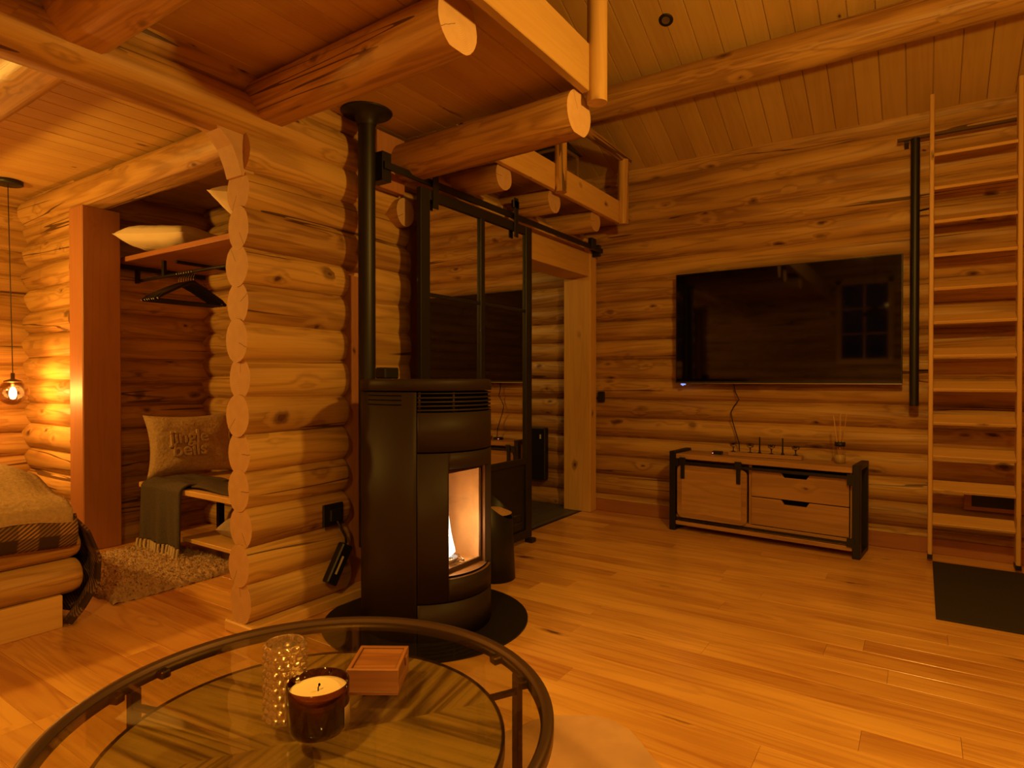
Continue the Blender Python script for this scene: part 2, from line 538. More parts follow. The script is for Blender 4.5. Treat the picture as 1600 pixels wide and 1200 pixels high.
    def lathe(s, prof, c=(0, 0, 0), n=32, mi=0, a0=0.0, a1=2 * PI, smooth=True):
        full = abs(a1 - a0 - 2 * PI) < 1e-6
        k = n if full else n + 1
        verts = []
        for (r, z) in prof:
            for j in range(k):
                a = a0 + (a1 - a0) * j / n
                verts.append((c[0] + r * math.cos(a), c[1] + r * math.sin(a), c[2] + z))
        fs, us = [], []
        L = 0
        for i in range(len(prof) - 1):
            dl = math.hypot(prof[i + 1][0] - prof[i][0], prof[i + 1][1] - prof[i][1])
            for j in range(n):
                j2 = (j + 1) % k
                rr = max(prof[i][0], prof[i + 1][0])
                fs.append([i * k + j, i * k + j2, (i + 1) * k + j2, (i + 1) * k + j])
                us.append([(rr * a0 + rr * (a1 - a0) * jj / n, ll) for jj, ll in ((j, L), (j + 1, L), (j + 1, L + dl), (j, L + dl))])
            L += dl
        s.add(verts, fs, us, mi, smooth)

    def curved(s, cx, cy, r, t, a0, a1, z0, z1, n=24, mi=0):
        """a curved sheet of thickness t on a cylinder"""
        vs = []
        for j in range(n + 1):
            a = a0 + (a1 - a0) * j / n
            for rr in (r, r - t):
                for z in (z0, z1):
                    vs.append((cx + rr * math.cos(a), cy + rr * math.sin(a), z))
        fs = []
        sm = []
        for j in range(n):
            o, p = j * 4, (j + 1) * 4
            fs += [[o, p, p + 1, o + 1], [o + 2, o + 3, p + 3, p + 2], [o, o + 2, p + 2, p], [o + 1, p + 1, p + 3, o + 3]]
            sm += [True, True, False, False]
        fs += [[0, 1, 3, 2], [n * 4, n * 4 + 2, n * 4 + 3, n * 4 + 1]]
        sm += [False, False]
        s.add(vs, fs, None, mi, sm)

    def prism(s, poly, z0, z1, mat=None, mi=0):
        n = len(poly)
        off = (random.uniform(0, 60), random.uniform(0, 60))
        vs = [Vector((x, y, z0)) for x, y in poly] + [Vector((x, y, z1)) for x, y in poly]
        if mat is not None:
            vs = [mat @ v for v in vs]
        fs = [list(range(n))[::-1], list(range(n, 2 * n))]
        us = [[(poly[i][0] + off[0], poly[i][1] + off[1]) for i in fs[0]], [(poly[i - n][0] + off[0], poly[i - n][1] + off[1]) for i in fs[1]]]
        L = 0
        for i in range(n):
            j = (i + 1) % n
            d = math.hypot(poly[j][0] - poly[i][0], poly[j][1] - poly[i][1])
            fs.append([i, j, n + j, n + i])
            us.append([(L + off[0], z0 + off[1]), (L + d + off[0], z0 + off[1]), (L + d + off[0], z1 + off[1]), (L + off[0], z1 + off[1])])
            L += d
        s.add(vs, fs, us, mi, False)

    def grid(s, fn, nu, nv, mi=0, thick=0.0, uvs=(1, 1)):
        """surface fn(u,v)->point, optional thickness along the normal downwards"""
        P = [[Vector(fn(i / nu, j / nv)) for j in range(nv + 1)] for i in range(nu + 1)]
        vs = [p for row in P for p in row]
        fs, us = [], []
        w = nv + 1
        for i in range(nu):
            for j in range(nv):
                fs.append([i * w + j, (i + 1) * w + j, (i + 1) * w + j + 1, i * w + j + 1])
                us.append([(a / nu * uvs[0], b / nv * uvs[1]) for a, b in ((i, j), (i + 1, j), (i + 1, j + 1), (i, j + 1))])
        s.add(vs, fs, us, mi, True)

    def build(s, name, mats, parent=None, loc=None, local=False):
        me = bpy.data.meshes.new(name)
        me.from_pydata([tuple(v) for v in s.v], [], s.f)
        uvl = me.uv_layers.new(name='UVMap')
        k = 0
        data = [0.0] * (2 * len(me.loops))
        for fu in s.uv:
            for (a, b_) in fu:
                data[2 * k] = a
                data[2 * k + 1] = b_
                k += 1
        uvl.data.foreach_set('uv', data)
        if not isinstance(mats, (list, tuple)):
            mats = [mats]
        for m in mats:
            me.materials.append(m)
        me.polygons.foreach_set('material_index', s.mi)
        me.polygons.foreach_set('use_smooth', s.sm)
        me.update()
        bm = bmesh.new()
        bm.from_mesh(me)
        bmesh.ops.recalc_face_normals(bm, faces=bm.faces[:])
        bm.to_mesh(me)
        bm.free()
        o = bpy.data.objects.new(name, me)
        C.objects.link(o)
        if loc is not None:
            # origin at loc, geometry given in world space
            L = Vector(loc)
            me.transform(Matrix.Translation(-L))
            o.location = L
        if parent is not None and local:
            o.parent = parent
        elif parent is not None:
            o.parent = parent
            pl = parent
            pm = Matrix.Identity(4)
            chain = []
            while pl is not None:
                chain.append(pl)
                pl = pl.parent
            for q in reversed(chain):
                pm = pm @ q.matrix_basis
            inv = pm.inverted()
            # geometry was given in world space: express it in the parent's space
            if loc is None:
                me.transform(inv)
            else:
                o.matrix_basis = inv @ Matrix.Translation(L)
        return o


def solid(o, t, offset=-1):
    md = o.modifiers.new('thickness', 'SOLIDIFY')
    md.thickness = t
    md.offset = offset
    return o


def tag(o, label=None, cat=None, group=None, kind=None):
    if label: o['label'] = label
    if cat: o['category'] = cat
    if group: o['group'] = group
    if kind: o['kind'] = kind
    return o


def thing(name, label, cat, loc, rz=0, group=None):
    o = bpy.data.objects.new(name, None)
    o.empty_display_size = 0.05
    C.objects.link(o)
    o.location = loc
    o.rotation_euler = (0, 0, rz)
    return tag(o, label, cat, group)


def dup(root, loc, rz=None, label=None):
    r = root.copy()
    C.objects.link(r)
    r.location = loc
    if rz is not None: r.rotation_euler = (0, 0, rz)
    if label: r['label'] = label
    for ch in list(root.children):
        c = ch.copy(); C.objects.link(c); c.parent = r
        for g in ch.children:
            d = g.copy(); C.objects.link(d); d.parent = c
    return r


def struct(mb, name, mats, parent=None):
    return tag(mb.build(name, mats, parent), kind='structure')


# ------------------------------------------------------------------ log walls
PITCH = 0.168


def log_wall(name, axis, at, a0, a1, z0, n, holes=(), half=0.085, rv=0.0975, pitch=PITCH, ends=(0, 0), jit=0.0):
    mb = MB()
    for k in range(n):
        zc = z0 + pitch * (k + 0.5)
        segs = [(a0, a1)]
        for (h0, h1, hz0, hz1) in holes:
            if hz0 < zc < hz1:
                ns = []
                for (s0, s1) in segs:
                    if h0 > s0: ns.append((s0, min(h0, s1)))
                    if h1 < s1: ns.append((max(h1, s0), s1))
                segs = [q for q in ns if q[1] - q[0] > 0.02]
        for (s0, s1) in segs:
            off = random.uniform(-0.008, 0.008)
            hh = half * random.uniform(0.97, 1.04)
            taper = random.uniform(-0.004, 0.004)
            e0 = s0 + random.uniform(-0.007, 0.007)
            p0 = (e0, at + off, zc) if axis == 'x' else (at + off, e0, zc)
            p1 = (s1, at + off, zc) if axis == 'x' else (at + off, s1, zc)
            re = [0, 0]
            for (h0, h1, hz0, hz1) in holes:
                if hz0 < zc < hz1:
                    if abs(s1 - h0) < 1e-6: re[1] = 0.03
                    if abs(s0 - h1) < 1e-6: re[0] = 0.03
            mb.tube([p0, p1], [hh + taper, hh - taper], n=20, ry=rv, wob=0.05, step=0.09, seam=PI / 2, capmi=1, round_end=re)
    return struct(mb, name, [M['log'], M['log_end']])


# right (television) wall, along y
WX = 5.0
log_wall('wall_right', 'y', WX + 0.017, -2.6, 5.9, -0.028, 18, half=0.102)
# wall with the sliding door: partition end, crevice, stub, then opening
log_wall('wall_back', 'x', 2.545, 1.61, 4.93, 0.06, 13,
         holes=[(2.20, 2.33, 0.0, 1.66), (2.66, 3.52, 0, 2.1), (3.5, 4.80, 0, 2.24)], half=0.082)
mb = MB()
mb.box((2.18, 2.53, 0.02), (2.35, 2.57, 1.70), grain=2)
mb.box((2.64, 2.53, 0.02), (3.55, 2.57, 2.16), grain=2)
struct(mb, 'trim_1', M['red'])
# bedroom and alcove
log_wall('wall_bedroom_side', 'y', 1.895, 4.805, 5.75, -0.03, 16, half=0.09, rv=0.1)
log_wall('wall_bedroom_far', 'x', 5.69, -1.7, 1.95, -0.09, 16, half=0.09, rv=0.1)
log_wall('wall_alcove_side', 'x', 4.83, 1.98, 2.85, -0.06, 16)
log_wall('wall_alcove_back', 'y', 2.80, 2.55, 4.95, -0.02, 15, pitch=0.17)
# behind the camera
log_wall('wall_front', 'y', -1.7, -2.6, 5.8, -0.03, 18, holes=[(0.38, 1.14, 1.42, 2.72)])
log_wall('wall_left', 'x', -2.68, -1.8, 5.0, -0.03, 27)
# hall end
log_wall('wall_hall', 'x', 5.8, 2.9, 5.0, -0.03, 16)
log_wall('wall_gable', 'x', 5.88, -1.8, 5.1, 2.53, 12)

# ---- floors
def plank_floor(name, x0, x1, y0, y1, w=0.135, mat='floor', zt=0.0):
    mb = MB()
    nx = int(math.ceil((x1 - x0) / w))
    for i in range(nx):
        xa, xb = x0 + i * w, min(x1, x0 + (i + 1) * w)
        y = y0 - random.uniform(0, 1.6)
        while y < y1:
            ln = random.uniform(1.1, 2.4)
            ya, yb = max(y, y0), min(y + ln, y1)
            if yb - ya > 0.02:
                mb.box((xa + 0.0004, ya + 0.0004, zt - 0.02), (xb - 0.0004, yb - 0.0004, zt), grain=1, bev=0.0008)
            y += ln
    return struct(mb, name, M[mat])


plank_floor('floor', -1.75, 5.02, -2.7, 2.47)
plank_floor('floor_bedroom', -1.75, 2.87, 2.47, 5.9)
mb = MB()
mb.box((2.87, 2.4705, -0.02), (5.0, 5.9, -0.001), grain=0)
o = struct(mb, 'floor_hall', M['slate'])
mb = MB()
mb.box((3.52, 2.452, -0.001), (4.77, 2.478, 0.004), grain=0, bev=0.002)
struct(mb, 'trim_2', M['black'])

# ---- ceilings
ROOF_Z, ROOF_T = 2.925, 0.45
RIDGE = 1.6
def roof_z(x):
    return ROOF_Z + ROOF_T * (4.915 - x) if x > RIDGE else ROOF_Z + ROOF_T * (4.915 - RIDGE) - ROOF_T * (RIDGE - x)


mb = MB()
w = 0.142
ny = int(8.7 / w)
for sgn in (1, -1):
    xa, xb = (RIDGE, 5.06) if sgn == 1 else (-1.8, RIDGE)
    za, zb = roof_z(xa + 1e-6), roof_z(xb)
    ln = math.hypot(xb - xa, zb - za)
    ang = math.atan2(zb - za, xb - xa)
    for i in range(ny):
        y = -2.75 + i * w
        m_ = Matrix.Translation((xa, y, za)) @ Matrix.Rotation(-ang, 4, 'Y')
        mb.box((0, 0.001, 0.0), (ln, w - 0.001, 0.02), grain=0, bev=0.004, mat=m_)
    m_ = Matrix.Translation((xa, 0, za)) @ Matrix.Rotation(-ang, 4, 'Y')
    mb.box((0, -2.8, 0.021), (ln, 5.95, 0.04), grain=0, mat=m_)
struct(mb, 'ceiling', M['board'])

CZ = 2.50
mb = MB()
def deck(x0, x1, y0, y1):
    k = int(math.ceil((y1 - y0) / 0.142))
    for i in range(k):
        a, b_ = y0 + i * 0.142, min(y1, y0 + (i + 1) * 0.142)
        if b_ - a > 0.01:
            mb.box((x0, a + 0.0008, CZ), (x1, b_ - 0.0008, CZ + 0.018), grain=0, bev=0.003)
    mb.box((x0, y0, CZ + 0.0185), (x1, y1, CZ + 0.03), grain=0)
deck(-1.7, 2.56, 1.28, 5.9)
deck(2.56, 4.92, 2.06, 5.9)
struct(mb, 'ceiling_loft', M['board'])

# ---- baseboards
mb = MB(); mb.box((4.893, -2.6, 0), (4.925, 2.38, 0.10), grain=1, bev=0.004); struct(mb, 'baseboard_right', M['red'])
mb = MB(); mb.box((1.60, 2.440, 0), (2.66, 2.65, 0.052), grain=0, bev=0.006); struct(mb, 'baseboard_back', M['planed'])

# ---- beams, joists: round logs, each its own thing
def beam(name, label, p0, p1, r, flat=None, seam=PI / 2, ry=None, cat='beam', group=None, taper=0.0, wob=0.05):
    mb = MB()
    mb.tube([p0, p1], [r + taper, r - taper], n=28, ry=ry, wob=wob, step=0.1, seam=seam, capmi=1, flat=flat)
    o = mb.build(name, [M['log'], M['log_end']], None, p0)
    return tag(o, label, cat, group)


hl = beam('header_log', None, (-1.65, 2.545, 2.325), (4.91, 2.545, 2.325), 0.105, flat=0.95)  # long header log of the partition wall line
hl2 = beam('upper_header_log', None, (-1.65, 2.56, 2.49), (4.91, 2.56, 2.49), 0.085)  # second wall log lying on the header
for q in (hl, hl2):
    tag(q, kind='structure')
    if 'category' in q: del q['category']
g = 'joists under the loft floor'
beam('ceiling_joist', 'round log joist at the upper left corner of the photo', (0.97, 5.6, 2.41), (0.97, 1.3, 2.41), 0.115, flat=0.9, group=g, taper=0.006)
beam('ceiling_joist', 'thick round log joist with a bright cut end, just left of the stove pipe', (1.72, 2.60, 2.40), (1.70, 1.36, 2.40), 0.108, group=g, flat=0.9)
beam('ceiling_joist', 'long round log joist right of the stove pipe, cut end under the loft post', (2.52, 2.60, 2.34), (2.47, 1.285, 2.34), 0.105, group=g, flat=0.9)
beam('ceiling_joist', 'round log beam over the alcove post at the bedroom', (1.885, 5.6, 2.385), (1.885, 2.62, 2.385), 0.112, flat=0.78, group=g, taper=0.006)
g = 'short joists over the sliding door'
for x, lb in ((3.05, 'leftmost of three short log joists over the sliding door'), (3.65, 'middle of three short log joists over the sliding door'), (4.28, 'short log joist over the doorway, nearest the room corner')):
    beam('short_joist', lb, (x - 0.04, 2.62, 2.352), (x - 0.04, 2.065, 2.352), 0.083, group=g)
beam('ceiling_purlin', 'long round log purlin crossing the sloping ceiling', (4.06, -2.6, 3.13), (4.06, 5.8, 3.13), 0.105, taper=0.01)

# ---- post at the alcove
mb = MB(); mb.box((1.80, 4.60, 0.0), (2.035, 4.80, 2.30), grain=2, bev=0.006)
tag(mb.build('alcove_post', M['red'], None, (1.92, 4.7, 0)), 'reddish square wooden post between bedroom and alcove', 'post')

# ---- loft edge
t = thing('loft_railing', 'pale planed loft edge board with a round post, above the stove', 'railing', (2.5, 1.25, 2.42))
mb = MB(); mb.box((-1.6, 1.235, 2.43), (2.48, 1.275, 2.64), grain=0, bev=0.003); mb.build('edge_board', M['fascia'], t)
mb = MB(); mb.box((2.562, 1.28, 2.49), (2.59, 2.02, 2.64), grain=1, bev=0.003); mb.build('edge_board', M['planed'], t)
mb = MB(); mb.tube([(2.51, 1.215, 2.385), (2.51, 1.215, 3.45)], 0.045, n=24, capmi=1); mb.build('post', [M['fascia'], M['log_end']], t)
mb = MB(); mb.tube([(-1.6, 1.215, 3.42), (2.58, 1.215, 3.42)], 0.035, n=16, capmi=1); mb.build('handrail', [M['planed'], M['log_end']], t)

t = thing('loft_railing', 'low loft railing with two short posts over the doorway', 'railing', (3.6, 2.05, 2.4))
mb = MB(); mb.box((2.60, 2.02, 2.40), (4.66, 2.055, 2.575), grain=0, bev=0.003); mb.build('edge_board', M['planed'], t)
for x in (3.575, 4.60):
    mb = MB(); mb.tube([(x, 1.995, 2.385), (x, 1.995, 2.90)], 0.042, n=16, capmi=1, wob=0.04, step=0.1); mb.build('post', [M['log'], M['log_end']], t)
mb = MB(); mb.tube([(2.55, 2.0, 2.92), (4.70, 2.0, 2.92)], 0.036, n=16, capmi=1, wob=0.06, step=0.1); mb.build('handrail', [M['log'], M['log_end']], t)

# ---- doorway casing
t = tag(thing('door_1', None, None, (4.2, 2.45, 0)), kind='structure')
mb = MB(); mb.box((4.77, 2.37, 0.0), (4.885, 2.63, 2.25), grain=2, bev=0.004); mb.build('jamb', M['planed'], t)
mb = MB(); mb.box((3.50, 2.385, 2.03), (4.768, 2.63, 2.235), grain=0, bev=0.004); mb.build('lintel', M['planed'], t)
mb = MB(); mb.box((3.50, 2.55, 0.0), (3.56, 2.63, 2.03), grain=2, bev=0.004); mb.build('jamb', M['planed'], t)

# ---- window behind the camera (seen in the television)
t = tag(thing('window_1', None, None, (-1.66, 0.76, 2.07)), kind='structure')
mb = MB()
for lo, hi in (((-1.68, 0.36, 1.40), (-1.6, 0.44, 2.74)), ((-1.68, 1.08, 1.40), (-1.6, 1.16, 2.74)), ((-1.68, 0.36, 1.38), (-1.58, 1.16, 1.46)), ((-1.68, 0.36, 2.66), (-1.6, 1.16, 2.74))):
    mb.box(lo, hi, bev=0.004)
mb.box((-1.66, 0.745, 1.46), (-1.63, 0.775, 2.66)); mb.box((-1.66, 0.44, 1.86), (-1.63, 1.08, 1.88)); mb.box((-1.66, 0.44, 2.26), (-1.63, 1.08, 2.28))
mb.build('window_frame', M['planed'], t)
mb = MB(); mb.box((-1.655, 0.44, 1.46), (-1.65, 1.08, 2.66)); mb.build('pane', M['night'], t)

# ---- odd log ends of the partition
mb = MB()
mb.prism([(1.41, 2.30), (1.42, 2.25), (1.50, 2.225), (1.555, 2.17), (1.585, 2.10), (1.60, 2.05), (1.66, 2.05), (1.66, 2.30)], -2.615, -2.50,
         mat=Matrix(((1, 0, 0, 0), (0, 0, -1, 0), (0, 1, 0, 0), (0, 0, 0, 1))))
struct(mb, 'trim_3', M['log_end'])
mb = MB(); mb.tube([(2.545, 2.62, 2.085), (2.545, 2.415, 2.085)], 0.07, n=20, capmi=1, wob=0.08, step=0.1, ry=0.078); struct(mb, 'trim_4', [M['log'], M['log_end']])
mb = MB(); mb.box((2.31, 2.395, 2.17), (2.52, 2.44, 2.47), grain=2, bev=0.003); struct(mb, 'trim_5', M['red'])
mb = MB(); mb.box((4.70, 2.385, 2.236), (4.885, 2.42, 2.35), grain=2, bev=0.003); mb.box((2.52, 2.40, 2.236), (4.70, 2.43, 2.34), grain=0, bev=0.003); struct(mb, 'trim_6', M['planed'])

# ================================================================== pellet stove
SX, SY, SR = 2.225, 1.975, 0.308
t = thing('pellet_stove', 'round black pellet stove with a lit window, on a round floor plate', 'stove', (SX, SY, 0.008))
FA, HA = R(270), R(56)
mb = MB()
mb.lathe([(0.0, 0.02), (SR - 0.014, 0.02), (SR - 0.014, 0.285)], (SX, SY, 0), n=72)
# inner drum, open where the window is
h0, h1 = R(270 - 35), R(270 + 35)
mb.lathe([(SR - 0.014, 0.285), (SR - 0.014, 0.75)], (SX, SY, 0), n=60, a0=h1, a1=h0 + 2 * PI)
mb.lathe([(SR - 0.014, 0.75), (SR - 0.014, 1.09), (0.0, 1.09)], (SX, SY, 0), n=72)
mb.build('inner_drum', M['slot'], t)
mb = MB()
mb.curved(SX, SY, SR, 0.01, FA + HA + 0.012, FA - HA + 2 * PI - 0.012, 0.012, 1.092, n=64)
mb.build('side_cladding', M['stove'], t)
# front cladding
mb = MB(); mb.curved(SX, SY, SR, 0.012, FA - HA, FA + HA, 0.012, 0.172, n=40); mb.build('lower_panel', M['stove'], t)
mb = MB()
W = R(30.5)
ZB, ZT = 0.275, 0.755
mb.curved(SX, SY, SR, 0.028, FA - HA, FA - W, 0.178, 0.826, n=16)
mb.curved(SX, SY, SR, 0.028, FA + W, FA + HA, 0.178, 0.826, n=16)
mb.curved(SX, SY, SR, 0.028, FA - W, FA + W, 0.178, ZB, n=24)
mb.curved(SX, SY, SR, 0.028, FA - W, FA + W, ZT, 0.826, n=24)
dr = mb.build('fire_door', M['stove'], t)
mb = MB(); mb.curved(SX, SY, SR, 0.012, FA - HA, FA + HA, 0.833, 1.003, n=40); mb.build('drum_panel', M['stove'], t)
mb = MB()
for k in range(5):
    z = 1.013 + k * 0.018
    mb.curved(SX, SY, SR - 0.001, 0.012, FA - HA, FA + HA, z - (0.003 if k < 4 else 0.001), z + 0.004, n=36)
for a in (-HA + 0.03, -0.45, HA - 0.03):
    mb.curved(SX, SY, SR - 0.003, 0.012, FA + a - 0.015, FA + a + 0.015, 1.006, 1.092, n=2)
mb.build('front_grille', M['stove'], t)
mb = MB()
for k in range(3):
    z = 1.035 + k * 0.02
    mb.curved(SX, SY, SR + 0.0006, 0.001, R(164), R(201), z, z + 0.005, n=12)
mb.build('side_vent', M['slot'], t)
mb = MB()
for k in range(3):
    z = 1.035 + k * 0.02
    mb.curved(SX, SY, SR + 0.0006, 0.001, R(-21), R(16), z, z + 0.005, n=12)
mb.build('side_vent', M['slot'], t)
mb = MB()
mb.lathe([(0.0, 1.150), (SR - 0.02, 1.150), (SR - 0.005, 1.147), (SR + 0.002, 1.138), (SR + 0.002, 1.098), (0.0, 1.098)], (SX, SY, 0), n=80)
mb.build('top_cover', M['stove'], t)
# window frame, glass, firebox
yf = SY - SR * math.cos(W) + 0.050
xh = SR * math.sin(W)
mb = MB()
fr = [(SX - xh, SX + xh, ZB, ZB + 0.022), (SX - xh, SX + xh, ZT - 0.03, ZT), (SX - xh, SX - xh + 0.014, ZB + 0.022, ZT - 0.03), (SX + xh - 0.014, SX + xh, ZB + 0.022, ZT - 0.03)]
for a, b_, c, d in fr:
    mb.box((a, yf, c), (b_, yf + 0.012, d), bev=0.001)
mb.build('window_frame', M['iron'], t)
mb = MB()
arc = [(SX + (SR - 0.002) * math.cos(FA - W + 2 * W * k / 20), SY + (SR - 0.002) * math.sin(FA - W + 2 * W * k / 20)) for k in range(21)]
poly = arc + [(SX + xh, yf + 0.001), (SX - xh, yf + 0.001)]
mb.prism(poly, ZB - 0.006, ZB + 0.0005); mb.prism(poly, ZT - 0.0005, ZT + 0.006)
ya_ = SY - SR * math.cos(W)
mb.box((SX - xh - 0.004, ya_ + 0.004, ZB), (SX - xh + 0.0008, yf + 0.012, ZT)); mb.box((SX + xh - 0.0008, ya_ + 0.004, ZB), (SX + xh + 0.004, yf + 0.012, ZT))
mb.build('window_reveal', plain('brown_enamel', (0.22, 0.11, 0.045), 0.45, 0.2), t)
mb = MB(); mb.box((SX - xh + 0.012, yf + 0.004, ZB + 0.02), (SX + xh - 0.012, yf + 0.007, ZT - 0.028)); mb.build('window_glass', M['stove_glass'], t)
mb = MB()
y0, y1 = yf + 0.013, yf + 0.215
xa, xb = SX - xh + 0.002, SX + xh - 0.002
mb.box((xa, y1, ZB), (xb, y1 + 0.01, ZT)); mb.box((xa - 0.006, y0, ZB), (xa, y1, ZT)); mb.box((xb, y0, ZB), (xb + 0.006, y1, ZT))
mb.box((xa, y0, ZB - 0.006), (xb, y1, ZB + 0.012)); mb.box((xa, y0, ZT - 0.004), (xb, y1, ZT + 0.004))
mb.box((xa + 0.045, y1 - 0.03, ZB + 0.012), (xa + 0.06, y1, ZT - 0.004)); mb.box((xb - 0.06, y1 - 0.03, ZB + 0.012), (xb - 0.045, y1, ZT - 0.004))
mb.build('firebox_lining', M['fire_metal'], t)
mb = MB()
mb.lathe([(0.045, 0.0), (0.055, 0.035), (0.05, 0.036), (0.04, 0.01)], (SX - 0.02, SY - 0.14, ZB + 0.012), n=20)
random.seed(11)
for k in range(90):
    a, q = random.uniform(0, 2 * PI), random.uniform(0, 0.045)
    p = Vector((SX - 0.02 + q * math.cos(a) * 1.9, SY - 0.155 + q * math.sin(a), ZB + 0.018 + random.uniform(0, 0.022)))
    d = Vector((random.uniform(-1, 1), random.uniform(-1, 1), random.uniform(-.3, .3))).normalized() * 0.009
    mb.tube([p - d, p + d], 0.0035, n=5)
mb.build('burn_pot', M['silver'], t)
mb = MB()
for (dx, dy, hgt, rad, lean) in ((-0.01, 0.0, 0.22, 0.026, 0.0), (0.022, 0.01, 0.12, 0.022, 0.03), (-0.04, 0.01, 0.15, 0.024, -0.01)):
    mb.lathe([(0.002, 0.0), (rad, 0.02), (rad * 0.9, hgt * 0.3), (rad * 0.5, hgt * 0.6), (rad * 0.2, hgt * 0.85), (0.001, hgt)], (SX + dx, SY - 0.14 + dy, ZB + 0.04), n=16)
mb.build('flame', M['flame'], t)
mb = MB(); mb.box((2.105, 2.13, 1.1505), (2.20, 2.20, 1.205), bev=0.006); 
tag(mb.build('thermostat', M['black'], None, (2.15, 2.17, 1.15)), 'small black control box on top of the stove beside the flue pipe', 'thermostat')

# floor plate, cut off along the wall
mb = MB()
pts = []
for k in range(96):
    a = 2 * PI * k / 96
    x, y = SX + 0.485 * math.cos(a), SY - 0.0 + 0.485 * math.sin(a)
    pts.append((x, min(y, 2.432)))
mb.prism(pts, 0.0005, 0.008)
tag(mb.build('floor_plate', M['plate'], None, (SX, SY, 0.0005)), 'round black floor plate under the pellet stove', 'floor plate')
# flue
PX, PY = 2.19, 2.345
t = thing('flue_pipe', 'straight black flue pipe rising behind the stove to the loft floor', 'pipe', (PX, PY, 0.3))
mb = MB(); mb.tube([(PX, PY, 0.30), (PX, PY, 2.498)], 0.043, n=32); mb.build('pipe', M['black'], t)
mb = MB(); mb.lathe([(0.045, 2.43), (0.05, 2.44), (0.062, 2.485), (0.125, 2.492), (0.13, 2.4985), (0.045, 2.4985)], (PX, PY, 0), n=48); mb.build('ceiling_rosette', M['black'], t)

# pellet scuttle
BX, BY = 2.90, 2.06
t = thing('pellet_bucket', 'dark metal scuttle filled with wood pellets, between stove and sliding door', 'bucket', (BX, BY, 0))
mb = MB()
n = 40
vs, fs = [], []
for r0, inner in ((0, 0), (1, 0), (1, 1), (0, 1)):
    for j in range(n):
        a = 2 * PI * j / n
        rr = (0.125 if r0 == 0 else 0.108) - (0.004 if inner else 0)
        z = 0.0 if r0 == 0 else 0.43 + 0.085 * math.sin(a - 0.4)
        if inner and r0 == 0: z = 0.01
        vs.append((BX + rr * math.cos(a), BY + rr * math.sin(a), z))
for q in range(3):
    for j in range(n):
        j2 = (j + 1) % n
        fs.append([q * n + j, q * n + j2, (q + 1) * n + j2, (q + 1) * n + j])
fs.append([j for j in range(n)][::-1])
mb.add(vs, fs, None, 0, True)
mb.build('body', M['black'], t)
mb = MB()
mb.lathe([(0.001, 0.405), (0.05, 0.40), (0.105, 0.375)], (BX, BY, 0), n=24); mb.build('pellets', M['pellets'], t)['kind'] = 'stuff'
mb = MB(); mb.tube([(BX + 0.10, BY - 0.07, 0.34), (BX + 0.135, BY - 0.10, 0.35), (BX + 0.14, BY - 0.105, 0.31), (BX + 0.11, BY - 0.07, 0.29)], 0.006, n=8); mb.build('handle', M['black'], t)

# ================================================================== sliding door
t = thing('sliding_door', 'black steel framed sliding door with dark mirroring panes behind the stove', 'door', (3.08, 2.29, 0.045))
X0, X1, Z0, Z1, YA, YB = 2.515, 3.66, 0.045, 2.20, 2.272, 2.305
mb = MB()
for lo, hi in (((X0, YA, Z0), (X0 + 0.075, YB, Z1)), ((X1 - 0.075, YA, Z0), (X1, YB, Z1)), ((X0 + .075, YA, Z1 - 0.055), (X1 - .075, YB, Z1)), ((X0 + .075, YA, Z0), (X1 - .075, YB, Z0 + 0.06)),
               ((X0 + .075, YA, 0.56), (X1 - .075, YB, 0.60)), ((3.062, YA, 0.60), (3.105, YB, Z1 - 0.055)), ((X0 + .075, YA + .006, 1.61), (3.062, YB, 1.63)), ((3.105, YA + .006, 1.61), (X1 - .075, YB, 1.63))
):
    mb.box(lo, hi, bev=0.002)
mb.build('door_frame', M['black'], t)
mb = MB(); mb.box((X0 + .076, YA + 0.014, Z0 + .061), (X1 - .076, YB - 0.006, 0.559)); mb.build('kick_panel', M['black'], t)
for xa, xb in ((X0 + .076, 3.061), (3.106, X1 - .076)):
    for za, zb in ((0.601, 1.609), (1.631, Z1 - 0.056)):
        mb = MB(); mb.box((xa, YA + 0.016, za), (xb, YA + 0.021, zb)); mb.build('pane', M['mirror'], t)
for x in (2.63, 3.45):
    mb = MB()
    mb.box((x - 0.022, 2.262, 2.10), (x + 0.022, 2.270, 2.36), bev=0.001); mb.box((x - 0.035, 2.262, 2.29), (x + 0.035, 2.285, 2.345), bev=0.004)
    mb.build('hanger', M['black'], t)
t = thing('door_rail', 'long black steel rail the sliding door hangs on', 'rail', (3.5, 2.31, 2.26))
mb = MB(); mb.box((2.26, 2.286, 2.228), (4.84, 2.298, 2.266), bev=0.001); mb.build('rail', M['black'], t)
mb = MB(); mb.box((2.255, 2.30, 2.17), (2.32, 2.393, 2.32), bev=0.002) ; mb.build('bracket', M['black'], t)
mb = MB(); mb.box((4.60, 2.27, 2.23), (4.68, 2.31, 2.32), bev=0.004); mb.build('end_stop', M['black'], t)
mb = MB(); mb.box((4.80, 2.30, 2.20), (4.83, 2.384, 2.30), bev=0.004); mb.build('bracket', M['black'], t)
mb = MB(); mb.box((3.64, 2.26, 0.0), (3.70, 2.32, 0.03), bev=0.004)
tag(mb.build('door_guide', M['black'], None, (3.67, 2.29, 0)), 'small black floor guide at the bottom corner of the sliding door', 'door guide')

